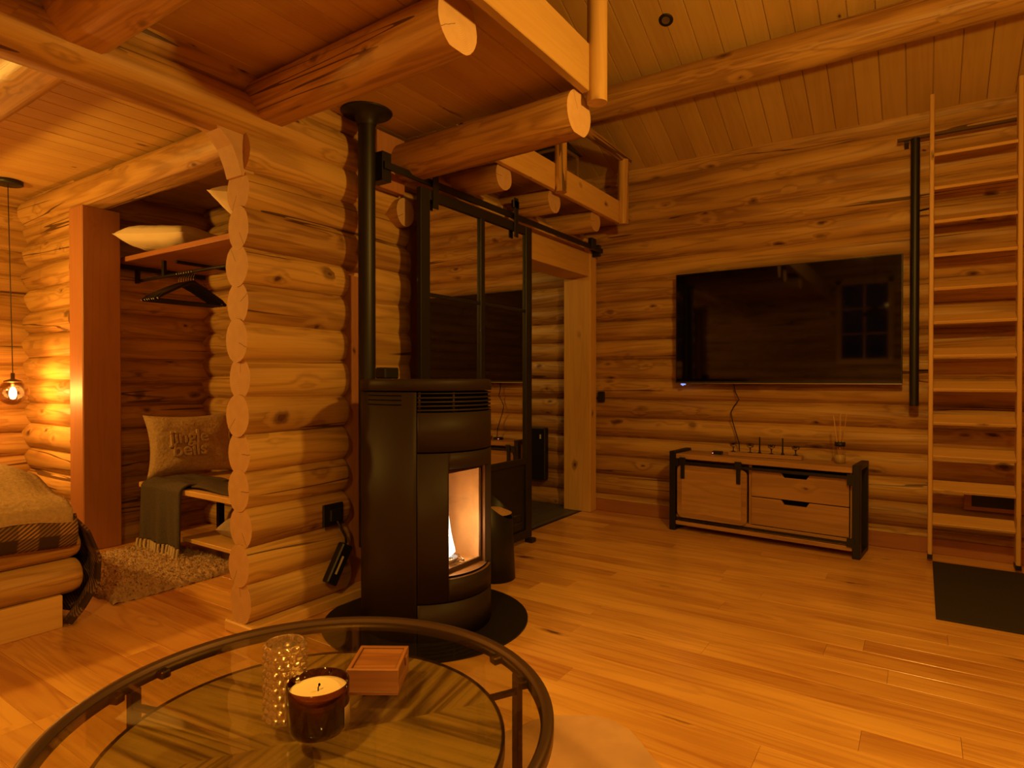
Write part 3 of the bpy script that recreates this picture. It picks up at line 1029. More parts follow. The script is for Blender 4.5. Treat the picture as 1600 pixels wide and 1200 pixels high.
# ================================================================== television wall
TX = 4.80
t = thing('television', 'large flat black television on the log wall', 'television', (TX, 0.87, 1.11))
mb = MB(); mb.box((TX, 0.105, 1.112), (TX + 0.035, 1.632, 1.978), bev=0.003); mb.build('housing', M['black'], t)
mb = MB(); mb.box((TX - 0.0015, 0.112, 1.132), (TX - 0.0002, 1.625, 1.972)); mb.build('screen', M['screen'], t)
mb = MB(); mb.box((TX - 0.003, 0.107, 1.113), (TX - 0.0002, 1.63, 1.119)); mb.build('bottom_trim', M['silver'], t)
mb = MB(); mb.tube([(TX - 0.002, 1.575, 1.102), (TX + 0.01, 1.575, 1.102)], 0.006, n=8); mb.box((TX + 0.0, 1.56, 1.102), (TX + 0.03, 1.59, 1.113)); mb.build('standby_light', M['led'], t)
mb = MB(); mb.box((TX + 0.036, 0.6, 1.35), (4.925, 1.1, 1.7)); mb.build('wall_mount', M['black'], t)
mb = MB()
mb.tube([(4.86, 1.20, 1.12), (4.875, 1.19, 1.05), (4.885, 1.165, 0.99), (4.882, 1.20, 0.94), (4.885, 1.225, 0.89), (4.88, 1.21, 0.82), (4.875, 1.185, 0.74), (4.87, 1.16, 0.66), (4.87, 1.15, 0.50)], 0.004, n=8)
tag(mb.build('tv_cable', M['black'], None, (4.87, 1.18, 0.5)), 'thin dark cable hanging from the television down behind the cabinet', 'cable')
mb = MB(); mb.box((4.895, 2.30, 0.95), (4.915, 2.36, 1.04), bev=0.003)
tag(mb.build('wall_switch', M['black'], None, (4.9, 2.33, 1.0)), 'small black switch on the log wall beside the doorway', 'switch')
t = thing('wall_vent', 'dark slotted vent in a wooden frame low on the wall behind the ladder', 'vent', (4.92, -0.38, 0.38))
mb = MB()
for lo, hi in (((4.895, -0.55, 0.31), (4.935, -0.23, 0.335)), ((4.895, -0.55, 0.425), (4.935, -0.23, 0.45)), ((4.895, -0.55, 0.335), (4.935, -0.51, 0.425)), ((4.895, -0.27, 0.335), (4.935, -0.23, 0.425))):
    mb.box(lo, hi, bev=0.002)
mb.build('frame', M['red'], t)
mb = MB(); mb.box((4.90, -0.51, 0.335), (4.93, -0.27, 0.425)); mb.build('grille', M['black'], t)

# ---- cabinet under the television
t = thing('media_cabinet', 'low wooden television cabinet with black metal end frames', 'cabinet', (4.565, 1.60, 0), R(-95))
LW, D = 1.285, 0.315
def lbox(mb, *a, **k): mb.box(*a, **k)
for x in (0.0, LW - 0.045):
    mb = MB()
    for y in (0.0, D - 0.05):
        mb.box((x, y, 0), (x + 0.045, y + 0.05, 0.60), bev=0.003)
    mb.box((x, 0.05, 0.565), (x + 0.045, D - 0.05, 0.60), bev=0.002); mb.box((x, 0.05, 0.0), (x + 0.045, D - 0.05, 0.03), bev=0.002)
    mb.build('end_frame', M['black'], t, local=True)
mb = MB(); mb.box((0.046, 0.012, 0.545), (LW - 0.046, D - 0.01, 0.582), grain=0, bev=0.004); mb.build('top', M['mango'], t, local=True)
mb = MB()
mb.box((0.046, 0.05, 0.12), (0.064, D - 0.02, 0.544), grain=2); mb.box((LW - 0.064, 0.05, 0.12), (LW - 0.046, D - 0.02, 0.544), grain=2)
mb.box((0.064, D - 0.03, 0.12), (LW - 0.064, D - 0.02, 0.544), grain=0); mb.box((0.046, 0.03, 0.10), (LW - 0.046, D - 0.02, 0.12), grain=0)
mb.box((0.58, 0.05, 0.12), (0.60, D - 0.03, 0.544), grain=2)
mb.build('carcass', M['mango'], t, local=True)
mb = MB(); mb.box((0.046, 0.01, 0.045), (LW - 0.046, D - 0.03, 0.075), grain=0, bev=0.003); mb.build('bottom_shelf', M['mango'], t, local=True)
mb = MB()
mb.box((0.046, 0.002, 0.508), (LW - 0.046, 0.010, 0.528)); mb.box((0.046, 0.005, 0.087), (LW - 0.046, 0.015, 0.100))
mb.box((LW - 0.075, -0.004, 0.47), (LW - 0.03, 0.004, 0.54)); mb.box((0.03, -0.004, 0.49), (0.075, 0.004, 0.55)); mb.box((LW - 0.075, -0.004, 0.075), (LW - 0.03, 0.004, 0.13))
mb.build('rail', M['black'], t, local=True)


def rounded(x0, x1, z0, z1, r, n=6):
    out = []
    for cx, cz, a0 in ((x1 - r, z1 - r, 0), (x0 + r, z1 - r, 90), (x0 + r, z0 + r, 180), (x1 - r, z0 + r, 270)):
        for k in range(n + 1):
            a = R(a0 + 90 * k / n)
            out.append((cx + r * math.cos(a), cz + r * math.sin(a)))
    return out


XZ = lambda y: Matrix(((1, 0, 0, 0), (0, 0, -1, y), (0, 1, 0, 0), (0, 0, 0, 1)))
mb = MB(); mb.prism(rounded(0.058, 0.575, 0.105, 0.502, 0.045), 0.0, 0.016, mat=XZ(0.029)); 
dd = mb.build('sliding_panel', M['mango'], t, local=True)
mb = MB(); mb.prism(rounded(0.095, 0.538, 0.142, 0.465, 0.004, 2), 0.0, 0.004, mat=XZ(0.0128)); q = mb.build('inset_panel', M['mango'], dd, local=True)
for x in (0.105, 0.52):
    mb = MB(); mb.box((x - 0.014, 0.000, 0.40), (x + 0.014, 0.008, 0.55)); mb.box((x - 0.024, -0.008, 0.505), (x + 0.024, 0.0, 0.56), bev=0.003); mb.build('strap', M['black'], dd, local=True)
for z0, z1 in ((0.325, 0.503), (0.127, 0.318)):
    mb = MB()
    xa, xb = 0.605, LW - 0.068
    xm = 0.5 * (xa + xb) - 0.02
    mb.prism([(xa, z0), (xb, z0), (xb, z1), (xm + 0.09, z1), (xm + 0.07, z1 - 0.03), (xm - 0.07, z1 - 0.03), (xm - 0.09, z1), (xa, z1)], 0.0, 0.016, mat=XZ(0.046))
    mb.build('drawer', M['mango'], t, local=True)
mb = MB(); mb.box((0.60, 0.055, 0.125), (LW - 0.066, 0.065, 0.544)); mb.build('drawer_shadow_gap', M['slot'], t, local=True)

CT = 0.5825
mb = MB(); mb.box((4.68, 1.245, CT), (4.745, 1.315, CT + 0.022), bev=0.003)
t = tag(mb.build('media_box', M['black'], None, (4.71, 1.28, CT)), 'small black box with a red light, on the cabinet top at the left', 'media box')
mb = MB(); mb.tube([(4.6795, 1.305, CT + 0.01), (4.674, 1.305, CT + 0.01)], 0.004, n=8); mb.build('indicator_light', M['red_led'], t)

CRX = 4.70
mb = MB(); mb.box((CRX - 0.045, 0.69, CT), (CRX + 0.045, 1.19, CT + 0.028), grain=1, bev=0.004)
t0 = tag(mb.build('candle_tray', M['mango'], None, (CRX, 0.94, CT)), 'long wooden candle board on the middle of the cabinet top', 'candle board')
cups = [(1.16, 'leftmost of the four little glass candle cups on the candle board'), (1.04, 'candle cup on the board just left of the left dark candle'), (0.895, 'glass candle cup between the two dark candles'), (0.735, 'rightmost glass candle cup on the candle board')]
first = None
for y, lb in cups:
    if first is None:
        t = thing('candle_cup', lb, 'candle holder', (CRX, y, CT + 0.029), group='glass cups on the candle board')
        mb = MB(); mb.lathe([(0.016, 0), (0.016, 0.003), (0.004, 0.006), (0.004, 0.030), (0.01, 0.034)], (CRX, y, CT + 0.029), n=16); mb.build('stem', M['black'], t)
        mb = MB(); mb.lathe([(0.008, 0.034), (0.022, 0.042), (0.028, 0.062), (0.0265, 0.062), (0.020, 0.044), (0.0, 0.038)], (CRX, y, CT + 0.029), n=20); mb.build('cup', M['cut_glass'], t)
        mb = MB(); mb.lathe([(0.0, 0.052), (0.018, 0.052), (0.018, 0.040), (0.0, 0.040)], (CRX, y, CT + 0.029), n=16); mb.build('tealight', M['wax'], t)
        first = t
    else:
        dup(first, (CRX, y, CT + 0.029), label=lb)
for y, lb in ((0.975, 'left thin dark taper candle on the candle board'), (0.82, 'right thin dark taper candle on the candle board')):
    mb = MB(); mb.lathe([(0.0, 0.0), (0.012, 0), (0.012, 0.008), (0.006, 0.01), (0.005, 0.115), (0.0, 0.118)], (CRX, y, CT + 0.029), n=12)
    tag(mb.build('taper_candle', M['black'], None, (CRX, y, CT + 0.029)), lb, 'candle', 'dark taper candles')
t = thing('reed_diffuser', 'glass reed diffuser with pale sticks, right on the cabinet top', 'diffuser', (4.66, 0.455, CT))
mb = MB(); mb.lathe([(0.0, 0), (0.034, 0), (0.036, 0.004), (0.036, 0.10), (0.030, 0.115), (0.02, 0.118)], (4.66, 0.455, CT), n=24); mb.build('bottle', M['glass'], t)
mb = MB(); mb.lathe([(0.0, 0.004), (0.032, 0.004), (0.032, 0.06), (0.0, 0.06)], (4.66, 0.455, CT), n=20); mb.build('liquid', plain('pale_oil', (0.5, 0.36, 0.16), 0.2), t)
mb = MB(); mb.lathe([(0.018, 0.115), (0.033, 0.115), (0.033, 0.142), (0.010, 0.142)], (4.66, 0.455, CT), n=24); mb.build('collar', M['black'], t)
random.seed(5)
for k in range(6):
    a = k * 1.05
    mb = MB(); mb.tube([(4.66 + 0.003 * math.cos(a), 0.455 + 0.003 * math.sin(a), CT + 0.02), (4.66 + 0.04 * math.cos(a), 0.455 + 0.045 * math.sin(a), CT + 0.33 + random.uniform(-.02, .01))], 0.0018, n=6); mb.build('reed', M['planed'], t)

# ---- ladder with its steel bar and post
LX = 4.66
t = thing('loft_ladder', 'tall wooden loft ladder with flat treads at the right edge', 'ladder', (LX, -0.26, 0.04))
for y in (-0.060, -0.492):
    mb = MB(); mb.box((LX, y, 0.045), (LX + 0.095, y + 0.024, 2.93), grain=2, bev=0.004); r_ = mb.build('rail', M['planed'], t)
    mb = MB(); mb.box((LX - 0.002, y - 0.002, 0.02), (LX + 0.097, y + 0.026, 0.045)); mb.build('rubber_foot', M['black'], r_)
for k in range(12):
    z = 0.232 + 0.2095 * k
    mb = MB(); mb.box((0, -0.204, 0), (0.108, 0.204, 0.020), grain=1, bev=0.003, mat=Matrix.Translation((LX - 0.002, -0.264, z)) @ Matrix.Rotation(R(-27), 4, 'Y')); mb.build('rung', M['planed'], t)
t = thing('ladder_track', 'black steel bar and hanging post on the wall beside the ladder', 'rail', (4.79, 0.04, 2.7))
mb = MB(); mb.box((4.765, -2.4, 2.705), (4.795, 0.14, 2.722), bev=0.001); mb.build('bar', M['iron'], t)
mb = MB(); mb.tube([(4.765, 0.040, 0.975), (4.765, 0.040, 2.704)], 0.026, n=16); mb.build('hanging_post', M['black'], t)
for z in (1.205, 2.235):
    mb = MB(); mb.tube([(4.765, 0.013, z), (4.74, -0.034, z)], 0.006, n=8); mb.build('pin', M['black'], t)
for y in (0.09, -1.2):
    mb = MB(); mb.box((4.796, y - 0.012, 2.695), (4.925, y + 0.012, 2.715)); mb.build('wall_bracket', M['black'], t)
mb = MB(); mb.box((3.56, -1.30, 0.0005), (4.655, -0.062, 0.010), bev=0.003)
tag(mb.build('floor_mat', M['slate_mat'], None, (4.1, -0.7, 0.0005)), 'dark grey rectangular mat on the floor at the foot of the ladder', 'mat')

# ---- lantern on the loft
LXp, LYp, LZ = 4.10, 2.33, 2.531
t = thing('lantern', 'glass lantern with black cap standing on the loft behind the low railing', 'lantern', (LXp, LYp, LZ))
mb = MB()
h = 0.12
for sx in (-1, 1):
    for sy in (-1, 1):
        mb.box((LXp + sx * h - 0.008, LYp + sy * h - 0.008, LZ + 0.02), (LXp + sx * h + 0.008, LYp + sy * h + 0.008, LZ + 0.33))
mb.box((LXp - h - .01, LYp - h - .01, LZ), (LXp + h + .01, LYp + h + .01, LZ + 0.02))
for s_ in (-1, 1):
    mb.box((LXp - h, LYp + s_ * h - 0.008, LZ + 0.31), (LXp + h, LYp + s_ * h + 0.008, LZ + 0.33)); mb.box((LXp + s_ * h - 0.008, LYp - h, LZ + 0.31), (LXp + s_ * h + 0.008, LYp + h, LZ + 0.33))
mb.build('frame', plain('brass', (0.62, 0.42, 0.14), 0.3, 0.8), t)
for a, b_ in (((LXp - h + .009, LYp - h - .001, LZ + .02), (LXp + h - .009, LYp - h + .001, LZ + .31)), ((LXp - h - .001, LYp - h + .009, LZ + .02), (LXp - h + .001, LYp + h - .009, LZ + .31))):
    mb = MB(); mb.box(a, b_); mb.build('glass_side', M['glass'], t)
mb = MB()
k = 0.15
mb.add([(LXp - k, LYp - k, LZ + .33), (LXp + k, LYp - k, LZ + .33), (LXp + k, LYp + k, LZ + .33), (LXp - k, LYp + k, LZ + .33),
        (LXp - .08, LYp - .08, LZ + .42), (LXp + .08, LYp - .08, LZ + .42), (LXp + .08, LYp + .08, LZ + .42), (LXp - .08, LYp + .08, LZ + .42)],
       [[0, 3, 2, 1], [0, 1, 5, 4], [1, 2, 6, 5], [2, 3, 7, 6], [3, 0, 4, 7], [4, 5, 6, 7]], None)
mb.box((LXp - .07, LYp - .07, LZ + .42), (LXp + .07, LYp + .07, LZ + .50))
mb.build('cap', M['black'], t)

# ---- recessed spot in the sloping ceiling
spx, spy = 3.80, 1.36
spz = roof_z(spx)
t = thing('ceiling_spot', 'small round black ceiling spotlight in the sloping boards', 'spotlight', (spx, spy, spz))
t.rotation_euler = (0, math.atan(ROOF_T), 0)
mb = MB(); mb.lathe([(0.026, -0.004), (0.042, -0.006), (0.046, -0.001), (0.046, 0.002), (0.026, 0.004)], n=28); mb.build('ring', M['black'], t, local=True)
mb = MB(); mb.lathe([(0.0, 0.0), (0.026, -0.001)], n=20); mb.build('lens', M['silver'], t, local=True)

# ================================================================== socket and adapter by the stove
mb = MB(); mb.box((2.00, 2.448, 0.415), (2.125, 2.462, 0.525), bev=0.004); mb.box((2.03, 2.430, 0.44), (2.10, 2.448, 0.50), bev=0.006)
tag(mb.build('wall_socket', M['black'], None, (2.06, 2.455, 0.47)), 'black double socket low on the partition left of the stove', 'socket')
t = thing('power_adapter', 'black adapter hanging on its cable against the partition, left of the stove', 'adapter', (2.04, 2.41, 0.06))
m_ = Matrix.Translation((2.045, 2.40, 0.235)) @ Matrix.Rotation(R(32), 4, 'Y')
mb = MB(); mb.box((-0.035, -0.022, -0.10), (0.035, 0.022, 0.10), mat=m_, bev=0.006); b0 = mb.build('body', M['black'], t)
mb = MB(); mb.box((-0.012, -0.0235, -0.05), (0.0, -0.0225, 0.04), mat=m_); mb.build('rating_label', M['white_label'], t)
mb = MB(); mb.tube([(2.065, 2.425, 0.44), (2.07, 2.40, 0.40), (2.09, 2.395, 0.36), (2.10, 2.40, 0.325)], 0.006, n=8); mb.build('cable', M['black'], t)

# ================================================================== coffee table
TCX, TCY, TR, TZ = 0.772, 0.984, 0.468, 0.50
t = thing('coffee_table', 'round coffee table with glass top and dark metal hoop over a wooden disc', 'table', (TCX, TCY, 0))
mb = MB()
mb.lathe([(TR - 0.022, -0.022), (TR - 0.022, -0.004), (TR - 0.018, -0.004), (TR - 0.016, 0.006), (TR - 0.002, 0.009), (TR + 0.003, 0.004), (TR + 0.003, -0.018), (TR - 0.004, -0.024), (TR - 0.022, -0.022)], (TCX, TCY, TZ), n=120)
mb.build('hoop', M['iron'], t)
mb = MB(); mb.lathe([(0.0, -0.0005), (TR - 0.020, -0.0005), (TR - 0.019, -0.0035), (0, -0.0035)], (TCX, TCY, TZ), n=96, smooth=False); mb.build('glass_top', M['table_glass'], t)
SZ, SRd = 0.452, 0.377
mb = MB()
NS = 8
for k in range(NS):
    a0, a1 = 2 * PI * k / NS + 0.18, 2 * PI * (k + 1) / NS + 0.18
    am = (a0 + a1) / 2
    # strips running across each sector
    off = random.uniform(0, 50)
    m = 10
    vs = [(TCX, TCY, SZ)] + [(TCX + (SRd - .006) * math.cos(a0 + (a1 - a0) * j / m), TCY + (SRd - .006) * math.sin(a0 + (a1 - a0) * j / m), SZ) for j in range(m + 1)]
    ca, sa = math.cos(am + (0.9 if k % 2 else -0.9) * 0.45), math.sin(am + (0.9 if k % 2 else -0.9) * 0.45)
    uvf = lambda p: ((p[0] - TCX) * ca + (p[1] - TCY) * sa + off, -(p[0] - TCX) * sa + (p[1] - TCY) * ca + off * 0.7)
    fs = [[0, j + 1, j + 2] for j in range(m)]
    mb.add(vs, fs, [[uvf(vs[i]) for i in f] for f in fs])
mb.lathe([(SRd - .006, 0.0), (SRd - .006, -0.02), (0.0, -0.02)], (TCX, TCY, SZ), n=96, smooth=False)
mb.build('wooden_disc', M['parquet'], t)
mb = MB(); mb.lathe([(SRd - 0.006, -0.02), (SRd - 0.006, 0.003), (SRd, 0.003), (SRd, -0.024), (SRd - 0.006, -0.024)], (TCX, TCY, SZ), n=96, smooth=False); mb.build('disc_rim', M['iron'], t)
for a in (105.6, 331, 285, 152):
    ca, sa = math.cos(R(a)), math.sin(R(a))
    rr = TR - 0.014
    m_ = Matrix.Translation((TCX + rr * ca, TCY + rr * sa, 0)) @ Matrix.Rotation(R(a), 4, 'Z')
    mb = MB(); mb.box((-0.008, -0.014, 0.0), (0.006, 0.014, TZ - 0.024), mat=m_, bev=0.002)
    lg = mb.build('leg', M['iron'], t)
    m2 = Matrix.Translation((TCX, TCY, 0)) @ Matrix.Rotation(R(a), 4, 'Z')
    mb = MB(); mb.box((SRd - 0.002, -0.008, SZ - 0.018), (rr - 0.008, 0.008, SZ - 0.010), mat=m2); mb.build('spoke', M['iron'], lg)
for a in (98, 113, 323, 340):
    m_ = Matrix.Translation((TCX + (TR - 0.03) * math.cos(R(a)), TCY + (TR - 0.03) * math.sin(R(a)), TZ - 0.0125)) @ Matrix.Rotation(R(a), 4, 'Z')
    mb = MB(); mb.box((-0.012, -0.012, -0.010), (0.014, 0.012, 0.008), mat=m_, bev=0.003); mb.build('glass_clip', M['iron'], t)

# cut-glass candle holder
t = thing('glass_vase', 'clear bubbled glass tealight cylinder on the table, left of the candle', 'candle holder', (0.737, 1.015, TZ))
mb = MB()
n, m = 112, 84
vs, fs = [], []
for i in range(m + 1):
    z = 0.145 * i / m
    for j in range(n):
        a = 2 * PI * j / n
        row = int(z / 0.0145)
        ph = (row % 2) * PI / 14
        b_ = max(0.0, math.cos(7 * (a + ph) * 1.0) ** 2) * math.sin(PI * ((z / 0.0145) % 1.0))
        rr = 0.0360 + 0.0062 * b_
        vs.append((0.737 + rr * math.cos(a), 1.015 + rr * math.sin(a), TZ + 0.0005 + z))
o_ = len(vs)
for i in range(m + 1):
    z = 0.145 - (0.137) * i / m
    for j in range(n):
        a = 2 * PI * j / n
        vs.append((0.737 + 0.0325 * math.cos(a), 1.015 + 0.0325 * math.sin(a), TZ + 0.0005 + z))
for i in range(2 * m + 1):
    for j in range(n):
        fs.append([i * n + j, i * n + (j + 1) % n, (i + 1) * n + (j + 1) % n, (i + 1) * n + j])
fs.append(list(range(n))[::-1]); fs.append([(2 * m + 1) * n + j for j in range(n)])
mb.add(vs, fs, None, 0, [True] * (len(fs) - 2) + [False, False])
mb.build('glass_body', M['lustre'], t)
mb = MB(); mb.lathe([(0.0, 0.115), (0.026, 0.115), (0.026, 0.102), (0.0, 0.102)], (0.737, 1.015, TZ), n=24); mb.build('tealight', M['silver'], t)

# candle in amber glass
cx, cy = 0.742, 0.925
t = thing('jar_candle', 'unlit candle in a dark amber glass, front of the table', 'candle', (cx, cy, TZ))
mb = MB()
mb.lathe([(0.0, 0.0006), (0.040, 0.0006), (0.050, 0.006), (0.0555, 0.020), (0.056, 0.090), (0.0553, 0.0915), (0.0535, 0.090), (0.0530, 0.022), (0.046, 0.010), (0.0, 0.008)], (cx, cy, TZ), n=56)
mb.build('glass', M['tumbler'], t)
mb = MB(); mb.lathe([(0.0, 0.0085), (0.044, 0.011), (0.0520, 0.024), (0.0520, 0.0765), (0.047, 0.0745), (0.0, 0.0735)], (cx, cy, TZ), n=48); mb.build('wax', M['wax'], t)
mb = MB(); mb.tube([(cx, cy, TZ + 0.0735), (cx, cy, TZ + 0.080), (cx + 0.001, cy - 0.002, TZ + 0.084)], 0.0012, n=6); mb.lathe([(0, .0005), (.0022, .002), (.002, .005), (0, .0065)], (cx + .001, cy - .002, TZ + .082), n=8); mb.build('wick', M['slot'], t)
mb = MB(); mb.curved(cx, cy, 0.0566, 0.0004, R(285), R(325), TZ + 0.012, TZ + 0.052, n=12); mb.build('label', M['label'], t)

# wooden box with a sliding lid
bx, by = 0.934, 0.966
ba = math.atan2(-0.84, 0.54)
t = thing('wooden_box', 'small reddish wooden box with inset sliding lid on the table, right of the candle', 'box', (bx, by, TZ), ba)
hw, hd, hh = 0.0535, 0.058, 0.053
mb = MB()
mb.box((-hw, -hd, 0.0008), (hw, hd, 0.008), bev=0.0005)
mb.box((-hw, -hd, 0.008), (hw, -hd + 0.008, hh), grain=0, bev=0.001)
mb.box((-hw, -hd + .008, 0.008), (-hw + 0.008, hd - .008, hh), grain=1, bev=0.001)
mb.box((hw - 0.008, -hd + .008, 0.008), (hw, hd - .008, hh), grain=1, bev=0.001)
mb.box((-hw, hd - 0.008, 0.008), (hw, hd, hh), grain=0, bev=0.001)
mb.build('box_body', M['box'], t, local=True)
mb = MB(); mb.box((-hw + .0085, -hd + .0085, hh - 0.009), (hw - .0085, hd - .0085, hh - 0.004), grain=0, bev=0.001); mb.build('sliding_lid', M['box'], t, local=True)
mb = MB(); mb.box((hw, 0.012, 0.030), (hw + 0.003, 0.026, 0.048), bev=0.001); mb.build('clasp', M['box'], t, local=True)

# hide on the floor
mb = MB()
random.seed(21)
pts = []
for k in range(80):
    a = 2 * PI * k / 80
    rr = 0.86 + 0.10 * math.sin(4 * a + 0.6) + 0.05 * math.sin(7 * a) + 0.015 * random.uniform(-1, 1)
    pts.append((1.02 + rr * math.cos(a) * 0.88, 0.72 + rr * math.sin(a) * 0.86))
mb.prism(pts, 0.0005, 0.006)
tag(mb.build('cow_hide', M['hide'], None, (0.9, 0.6, 0.0005)), 'pale brown and cream cow hide on the floor under the coffee table', 'rug')

# ================================================================== bedroom
t = thing('pendant_lamp', 'smoked glass globe pendant with a lit bulb in the bedroom corner', 'lamp', (1.585, 5.18, 2.495))
px_, py_ = 1.585, 5.18
mb = MB(); mb.lathe([(0, 2.498), (0.085, 2.498), (0.085, 2.475), (0.078, 2.47), (0, 2.47)], (px_, py_, 0), n=32); mb.build('canopy', M['black'], t)
mb = MB(); mb.tube([(px_, py_, 2.47), (px_ + 0.01, py_, 1.8), (px_ + 0.02, py_, 1.185)], 0.003, n=6); mb.build('cord', M['black'], t)
gx, gz = px_ + 0.02, 1.055
mb = MB()
mb.lathe([(0.092 * math.sin(a), 0.085 * math.cos(a)) for a in [R(28 + 152 * k / 20) for k in range(21)]], (gx, py_, gz), n=40); mb.build('globe', M['smoked'], t)
mb = MB(); mb.lathe([(0.0, 0.135), (0.012, 0.135), (0.012, 0.095), (0.05, 0.082), (0.052, 0.072), (0.0, 0.075)], (gx, py_, gz), n=24); mb.lathe([(0, .075), (.012, .075), (.012, .04), (0, .04)], (gx, py_, gz), n=16); mb.build('cap', M['iron'], t)
mb = MB(); mb.lathe([(0.0, -0.045), (0.014, -0.04), (0.022, -0.015), (0.020, 0.01), (0.012, 0.035), (0.0, 0.04)], (gx, py_, gz), n=20); mb.build('bulb', M['bulb'], t)

# bed
t = thing('bed', 'bed with a frame of round log rails at the left edge', 'bed', (0.4, 4.3, 0))
for zc, r_, xe in ((0.372, 0.068, 1.285), (0.222, 0.083, 1.29)):
    mb = MB(); mb.tube([(-0.7, 3.365, zc), (xe, 3.365, zc)], r_, n=28, wob=0.03, step=0.1, round_end=(0, 0.04), capmi=1); mb.build('side_rail', [M['log'], M['log_end']], t)
mb = MB(); mb.box((-0.7, 3.30, 0.0), (1.205, 3.34, 0.15), grain=0, bev=0.003); mb.build('base_board', M['planed'], t)
mb = MB(); mb.box((1.165, 3.345, 0.0), (1.205, 5.4, 0.30), grain=1); mb.build('base_board', M['planed'], t)
mb = MB(); mb.tube([(1.23, 3.44, 0.35), (1.23, 5.45, 0.35)], 0.07, n=20, wob=0.03, step=0.15); mb.build('foot_rail', M['log'], t)
mb = MB(); mb.box((-0.7, 3.44, 0.31), (1.15, 5.4, 0.47), bev=0.05); mb.build('mattress', M['pillow'], t)


def sstep(x):
    x = max(0, min(1, x)); return x * x * (3 - 2 * x)


def fleece(u, v):
    x = -0.72 + 1.95 * u
    s_ = v * 2.35
    fold = 0.18
    if s_ < 0.10:
        y, z = 3.262 - 0.012 * math.sin(s_ * 20), 0.395 + s_ * 0.95 + 0.004 * math.sin(u * 9)
        z += 0.07
    else:
        q = s_ - 0.10
        y = 3.262 + q
        z = 0.56 + 0.04 * math.sin(min(q / 0.08, 1) * PI / 2) + 0.13 * sstep(q / 0.45)
    e = sstep((x - 1.06) / 0.17)
    z -= 0.055 * e * e * (sstep((s_ - 0.1) / 0.25) if s_ > 0.1 else 0)
    z += 0.010 * noise.noise(Vector((x * 5, y * 5, 0))) + 0.004 * noise.noise(Vector((x * 30, y * 30, 0)))
    return (x, y, z)


mb = MB(); mb.grid(fleece, 90, 80)
o = solid(mb.build('fleece_throw', M['fleece'], None, (0.4, 4.0, 0.5)), 0.02)
tag(o, 'cream fleece blanket spread over the bed', 'blanket')


def plaid_fn(u, v):
    # strip along the side of the mattress, then hanging over the foot corner
    if u < 0.5:
        x = -0.72 + (1.95) * (u / 0.5)
        y = 3.272 + 0.012 * math.sin(x * 9) + 0.03 * v
        z = 0.53 - 0.125 * v + 0.008 * math.sin(x * 14)
    else:
        q = (u - 0.5) / 0.5
        a = q * 1.2
        x = 1.23 + 0.0
        y = 3.272 + 0.03 * v
        z = 0.53 - 0.125 * v
        x += 0.0
    return (x, y, z)


mb = MB()
mb.grid(lambda u, v: (-0.72 + 1.97 * u, 3.278 - 0.004 * math.sin(u * 30) - 0.022 * math.sin(v * PI), 0.53 - 0.14 * v + 0.010 * math.sin(u * 17)), 80, 8, uvs=(2.0, 0.2))


def foot(u, v):
    # u along y from the near corner, v down
    s_ = v
    out = [(1.17, 0.525), (1.26, 0.52), (1.33, 0.44), (1.385, 0.30), (1.385, 0.17), (1.33, 0.07), (1.29, 0.015)]
    k = s_ * (len(out) - 1)
    i = min(int(k), len(out) - 2)
    f = k - i
    x = out[i][0] * (1 - f) + out[i + 1][0] * f
    z = out[i][1] * (1 - f) + out[i + 1][1] * f
    y = 3.262 + 2.1 * u
    near = (1 - sstep(u / 0.10))
    x -= near * (0.015 + 0.05 * v)
    x += 0.014 * math.sin(u * 60 + v * 3) * v
    return (x, y, z)


mb.grid(foot, 90, 40, uvs=(2.1, 0.8))
o = solid(mb.build('plaid_blanket', M['plaid'], None, (0.9, 3.6, 0.4)), 0.012)
tag(o, 'dark brown plaid wool blanket hanging over the foot of the bed', 'blanket')

# ================================================================== alcove
mb = MB(); mb.box((2.065, 2.66, 1.965), (2.705, 4.735, 2.0), grain=1, bev=0.004)
tag(mb.build('wardrobe_shelf', M['red'], None, (2.38, 3.7, 1.965)), 'thick wooden shelf high in the alcove carrying white pillows', 'shelf')


def pillow(name, mat, label, cat, loc, sx, sy, th, rot, parent=None, seed=0, pinch=0.10, group=None):
    def P(u, v, sgn):
        a, b_ = 2 * u - 1, 2 * v - 1
        e = max(0.0, (1 - a ** 4) * (1 - b_ ** 4)) ** 0.55
        px2 = a * sx / 2 * (1 - pinch * (1 - abs(a)) * 0 - pinch * (1 - b_ * b_) * abs(a) ** 3 * 0.8)
        py2 = b_ * sy / 2 * (1 - pinch * (1 - a * a) * abs(b_) ** 3 * 0.8)
        z = sgn * th / 2 * e * (1 + 0.18 * noise.noise(Vector((a * 2 + seed, b_ * 2, sgn))) + 0.06 * noise.noise(Vector((a * 6 + seed, b_ * 6, sgn))))
        return (px2, py2, z)
    mb = MB()
    mb.grid(lambda u, v: P(u, v, 1), 36, 36); mb.grid(lambda u, v: P(1 - u, v, -1), 36, 36)
    o = mb.build(name, mat)
    o.location = loc
    o.rotation_euler = rot
    return tag(o, label, cat, group)


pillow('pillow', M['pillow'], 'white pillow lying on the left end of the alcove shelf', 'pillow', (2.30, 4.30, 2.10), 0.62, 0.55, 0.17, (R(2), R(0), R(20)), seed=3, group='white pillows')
pillow('pillow', M['pillow'], 'white pillow with its corner showing past the partition, on the alcove shelf', 'pillow', (2.30, 3.24, 2.145), 0.62, 0.52, 0.18, (R(3), R(8), R(30)), seed=9, group='white pillows')

